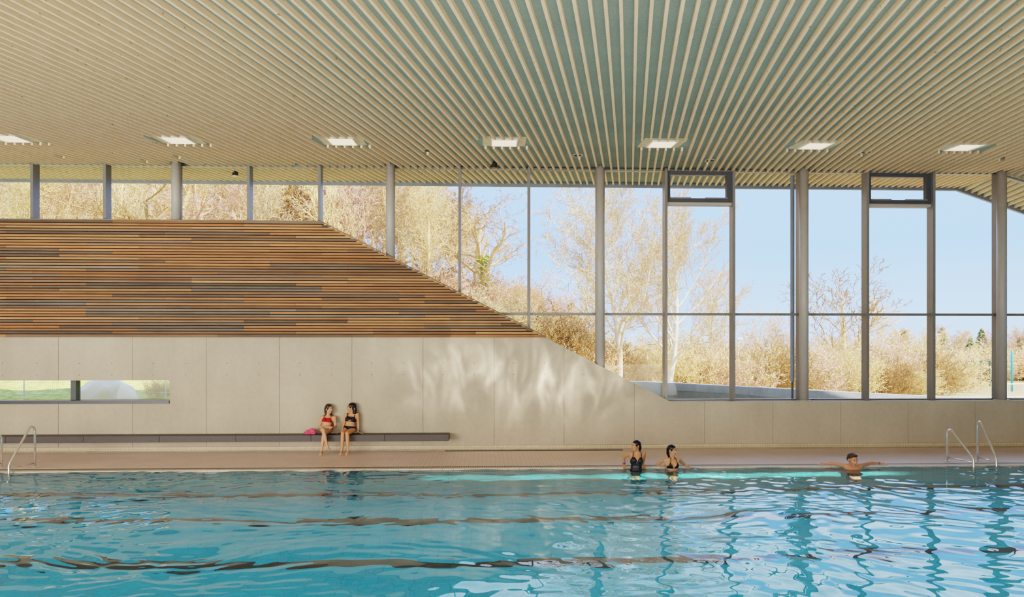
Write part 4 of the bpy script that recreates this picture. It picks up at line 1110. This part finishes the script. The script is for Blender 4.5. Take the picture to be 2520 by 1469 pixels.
# behind the slit window
YW = 4.6
e = empty('wire_fence', (wp(-120, 970, YW).x, YW, hill(wp(0, 970, YW).x, YW)), 0, 'grey wire mesh fence with a pale rail outside the slit window', 'fence')
M['wire'] = simple('galvanised_wire', (206, 208, 206), 0.5)
L = wp(150, 970, YW).x - e.location.x; LR = wp(440, 970, YW).x - e.location.x
b = MB(); zr_ = wp(200, 969, YW).z - e.location.z
b.tube([(0, 0, wp(0, 971.5, YW).z - e.location.z), (LR, 0, wp(420, 966, YW).z - e.location.z)], .012, 8); b.build('rail', simple('pale_blue_rail', (196, 216, 226), 0.4), e)
b = MB()
for i in range(int(L / .06)): b.tube([(i * .06, .03, zr_), (i * .06, .03, zr_ + .75)], .003, 4)
for i in range(4): b.tube([(0, .03, zr_ + .18 * (i + 1)), (L, .03, zr_ + .18 * (i + 1))], .003, 4)
b.build('wire_mesh', M['wire'], e)
for i in range(4): b = MB(); b.tube([(LR * i / 3.2, .05, -.3), (LR * i / 3.2, .05, zr_ + .8)], .018, 8); b.build('post', M['wire'], e)
# pale rounded mound and dry bush
bm = bmesh.new(); bmesh.ops.create_icosphere(bm, subdivisions=5, radius=1)
c0 = wp(262, 990, 4.4); w_ = (wp(345, 960, 4.4).x - wp(180, 960, 4.4).x) / 2; h_ = wp(262, 932, 4.4).z - wp(262, 1010, 4.4).z
rr = random.Random(4)
for v in bm.verts:
    n = .03 * math.sin(v.co.x * 9) * math.cos(v.co.z * 7 + v.co.y * 5)
    v.co = Vector((v.co.x * w_ * 0.98, v.co.y * .5, (abs(v.co.z) ** .7 * (1 if v.co.z > 0 else -1)) * h_)) * (1 + n)
me = bpy.data.meshes.new('gravel_mound'); bm.to_mesh(me); bm.free(); me.polygons.foreach_set('use_smooth', [True] * len(me.polygons))
me.materials.append(simple('pale_matte', (236, 230, 218), 0.95, 0, .08, 30)); o = bpy.data.objects.new('gravel_mound', me); COL.objects.link(o); o.location = (c0.x, 4.4, wp(262, 1010, 4.4).z)
tag(o, 'pale rounded gravel mound outside the slit window', 'mound')
p = onhill(395, 4.9); p.z -= .05
plant('shrub0', p, .26, 1.0, 'barkwarm', 'small dry bush outside the right end of the slit window', cat='shrub', name='dry_bush')
# ------------------------------------------------------------------ light
w = bpy.data.worlds.new('sky'); scene.world = w; w.use_nodes = True
nt = w.node_tree; nt.nodes.clear()
tc = nt.nodes.new('ShaderNodeTexCoord'); sp = nt.nodes.new('ShaderNodeSeparateXYZ'); rp = nt.nodes.new('ShaderNodeValToRGB')
bg = nt.nodes.new('ShaderNodeBackground'); ou = nt.nodes.new('ShaderNodeOutputWorld')
nt.links.new(tc.outputs['Generated'], sp.inputs[0]); nt.links.new(sp.outputs['Z'], rp.inputs['Fac'])
e = rp.color_ramp.elements
e[0].position = 0.0; e[0].color = (0.95, 1.35, 2.1, 1); e[1].position = 1.0; e[1].color = (0.45, 0.85, 2.0, 1)
for p, c in ((0.05, (0.85, 1.3, 2.3)), (0.14, (0.62, 1.13, 2.4)), (0.24, (0.68, 1.15, 2.4)), (0.31, (2.9, 3.3, 4.2)), (0.6, (1.4, 1.9, 2.9))):
    x = rp.color_ramp.elements.new(p); x.color = c + (1,)
nt.links.new(rp.outputs[0], bg.inputs[0]); bg.inputs[1].default_value = 1.0; nt.links.new(bg.outputs[0], ou.inputs[0])

def lamp(name, typ, loc, rot, energy, color, **kw):
    l = bpy.data.lights.new(name, typ); l.energy = energy; l.color = color
    for k, v in kw.items(): setattr(l, k, v)
    o = bpy.data.objects.new(name, l); COL.objects.link(o); o.location = loc; o.rotation_euler = rot
    return o
def aim(o, target):
    d = Vector(target) - o.location; o.rotation_euler = d.to_track_quat('-Z', 'Y').to_euler()
s = lamp('sun', 'SUN', (0, -30, 30), (0, 0, 0), 9.0, (1.0, 0.91, 0.79), angle=R(0.6)); aim(s, Vector((0, -30, 30)) + Vector((-0.55, 0.36, -0.75)))
a = lamp('back_window_light', 'AREA', (-14, YB + 0.6, 3.6), (0, 0, 0), 1450, (1.0, 0.955, 0.91), shape='RECTANGLE', size=9, size_y=5.5); aim(a, (-13, 0, 3.2))
a = lamp('water_bounce_light', 'AREA', (-4, -18.5, 0.25), (0, 0, 0), 2700, (1.0, 0.95, 0.87), shape='RECTANGLE', size=30, size_y=3.5, spread=R(120)); aim(a, (-3, -8, 7.0))
a = lamp('underwater_fill', 'AREA', (0, (PE + PN) / 2, -0.16), (0, 0, 0), 700, (0.80, 0.97, 1.0), shape='RECTANGLE', size=36, size_y=12)  # added fill lamp under the surface, in place of daylight through the water

# sunlight thrown up from the water on to the wall, and the sunlit strip under water
def gobo(l, build):
    l.use_nodes = True; t = l.node_tree; t.nodes.clear()
    em = t.nodes.new('ShaderNodeEmission'); o = t.nodes.new('ShaderNodeOutputLight'); t.links.new(em.outputs[0], o.inputs[0])
    t.links.new(build(t), em.inputs['Strength'])
def math_(t, op, a, b=None):
    n = t.nodes.new('ShaderNodeMath'); n.operation = op
    for i, q in enumerate((a, b)):
        if q is None: continue
        if hasattr(q, 'is_linked'): t.links.new(q, n.inputs[i])
        else: n.inputs[i].default_value = q
    return n.outputs[0]
def ripple(t):
    tc = t.nodes.new('ShaderNodeTexCoord'); s = t.nodes.new('ShaderNodeSeparateXYZ'); t.links.new(tc.outputs['Normal'], s.inputs[0])
    z = math_(t, 'ABSOLUTE', s.outputs[2]); u = math_(t, 'DIVIDE', s.outputs[0], z); v_ = math_(t, 'DIVIDE', s.outputs[1], z)
    c = t.nodes.new('ShaderNodeCombineXYZ'); t.links.new(math_(t, 'MULTIPLY', u, 13.0), c.inputs[0]); t.links.new(math_(t, 'MULTIPLY', v_, 5.5), c.inputs[1])
    n = t.nodes.new('ShaderNodeTexNoise'); n.inputs['Scale'].default_value = 1.0; n.inputs['Detail'].default_value = 5; n.inputs['Distortion'].default_value = 0.9; t.links.new(c.outputs[0], n.inputs['Vector'])
    c2 = t.nodes.new('ShaderNodeCombineXYZ'); t.links.new(math_(t, 'MULTIPLY', u, 4.0), c2.inputs[0])
    n2 = t.nodes.new('ShaderNodeTexNoise'); n2.inputs['Scale'].default_value = 1.0; n2.inputs['Detail'].default_value = 3; t.links.new(c2.outputs[0], n2.inputs['Vector'])
    k = math_(t, 'POWER', math_(t, 'MAXIMUM', math_(t, 'SUBTRACT', math_(t, 'MULTIPLY', n.outputs['Fac'], 2.6), 0.86), 0.0), 2.0)
    off = math_(t, 'MULTIPLY', math_(t, 'SUBTRACT', n2.outputs['Fac'], 0.5), 0.16)
    q = math_(t, 'DIVIDE', math_(t, 'ADD', v_, off), 0.115); e1 = math_(t, 'EXPONENT', math_(t, 'MULTIPLY', math_(t, 'MULTIPLY', q, q), -1.0))
    q = math_(t, 'DIVIDE', u, 0.40); e2 = math_(t, 'EXPONENT', math_(t, 'MULTIPLY', math_(t, 'POWER', math_(t, 'ABSOLUTE', q), 3.0), -1.0))
    return math_(t, 'MULTIPLY', math_(t, 'MULTIPLY', k, e1), e2)
tg = wp(1255, 925)
a = lamp('sun_glint_light', 'SPOT', (tg.x + 0.8, -7.0, 0.35), (0, 0, 0), 4600, (1.0, 0.93, 0.82), spot_size=R(80), spot_blend=0.3, shadow_soft_size=0.03); aim(a, tg); gobo(a.data, ripple)
xa, xb = gp(1080, 1170, -0.02).x, gp(2250, 1165, -0.02).x
def glint(t):
    tc = t.nodes.new('ShaderNodeTexCoord'); s = t.nodes.new('ShaderNodeSeparateXYZ'); t.links.new(tc.outputs['Normal'], s.inputs[0])
    z = math_(t, 'ABSOLUTE', s.outputs[2]); u = math_(t, 'DIVIDE', s.outputs[0], z); v_ = math_(t, 'DIVIDE', s.outputs[1], z)
    c = t.nodes.new('ShaderNodeCombineXYZ'); t.links.new(math_(t, 'MULTIPLY', u, 16.0), c.inputs[0]); t.links.new(math_(t, 'MULTIPLY', v_, 44.0), c.inputs[1])
    n = t.nodes.new('ShaderNodeTexNoise'); n.inputs['Scale'].default_value = 1.0; n.inputs['Detail'].default_value = 2; n.inputs['Distortion'].default_value = 1.4; t.links.new(c.outputs[0], n.inputs['Vector'])
    rd = math_(t, 'SUBTRACT', 1.0, math_(t, 'ABSOLUTE', math_(t, 'SUBTRACT', math_(t, 'MULTIPLY', n.outputs['Fac'], 2.0), 1.0)))
    k = math_(t, 'ADD', math_(t, 'MULTIPLY', math_(t, 'POWER', rd, 14.0), 3.0), 0.25)
    q = math_(t, 'DIVIDE', v_, 0.075); e1 = math_(t, 'EXPONENT', math_(t, 'MULTIPLY', math_(t, 'POWER', math_(t, 'ABSOLUTE', q), 4.0), -1.0))
    q = math_(t, 'DIVIDE', u, 0.42); e2 = math_(t, 'EXPONENT', math_(t, 'MULTIPLY', math_(t, 'POWER', math_(t, 'ABSOLUTE', q), 4.0), -1.0))
    return math_(t, 'MULTIPLY', math_(t, 'MULTIPLY', k, e1), e2)
ns = 5
for i in range(ns):
    x_ = xa + (xb - xa) * (i + .5) / ns
    a = lamp('underwater_sun_strip', 'SPOT', (x_, PE - 2.9, -0.88), (R(90), 0, 0), 1200, (0.97, 1.0, 0.86), spot_size=R(70), spot_blend=0.1, shadow_soft_size=0.01); gobo(a.data, glint)
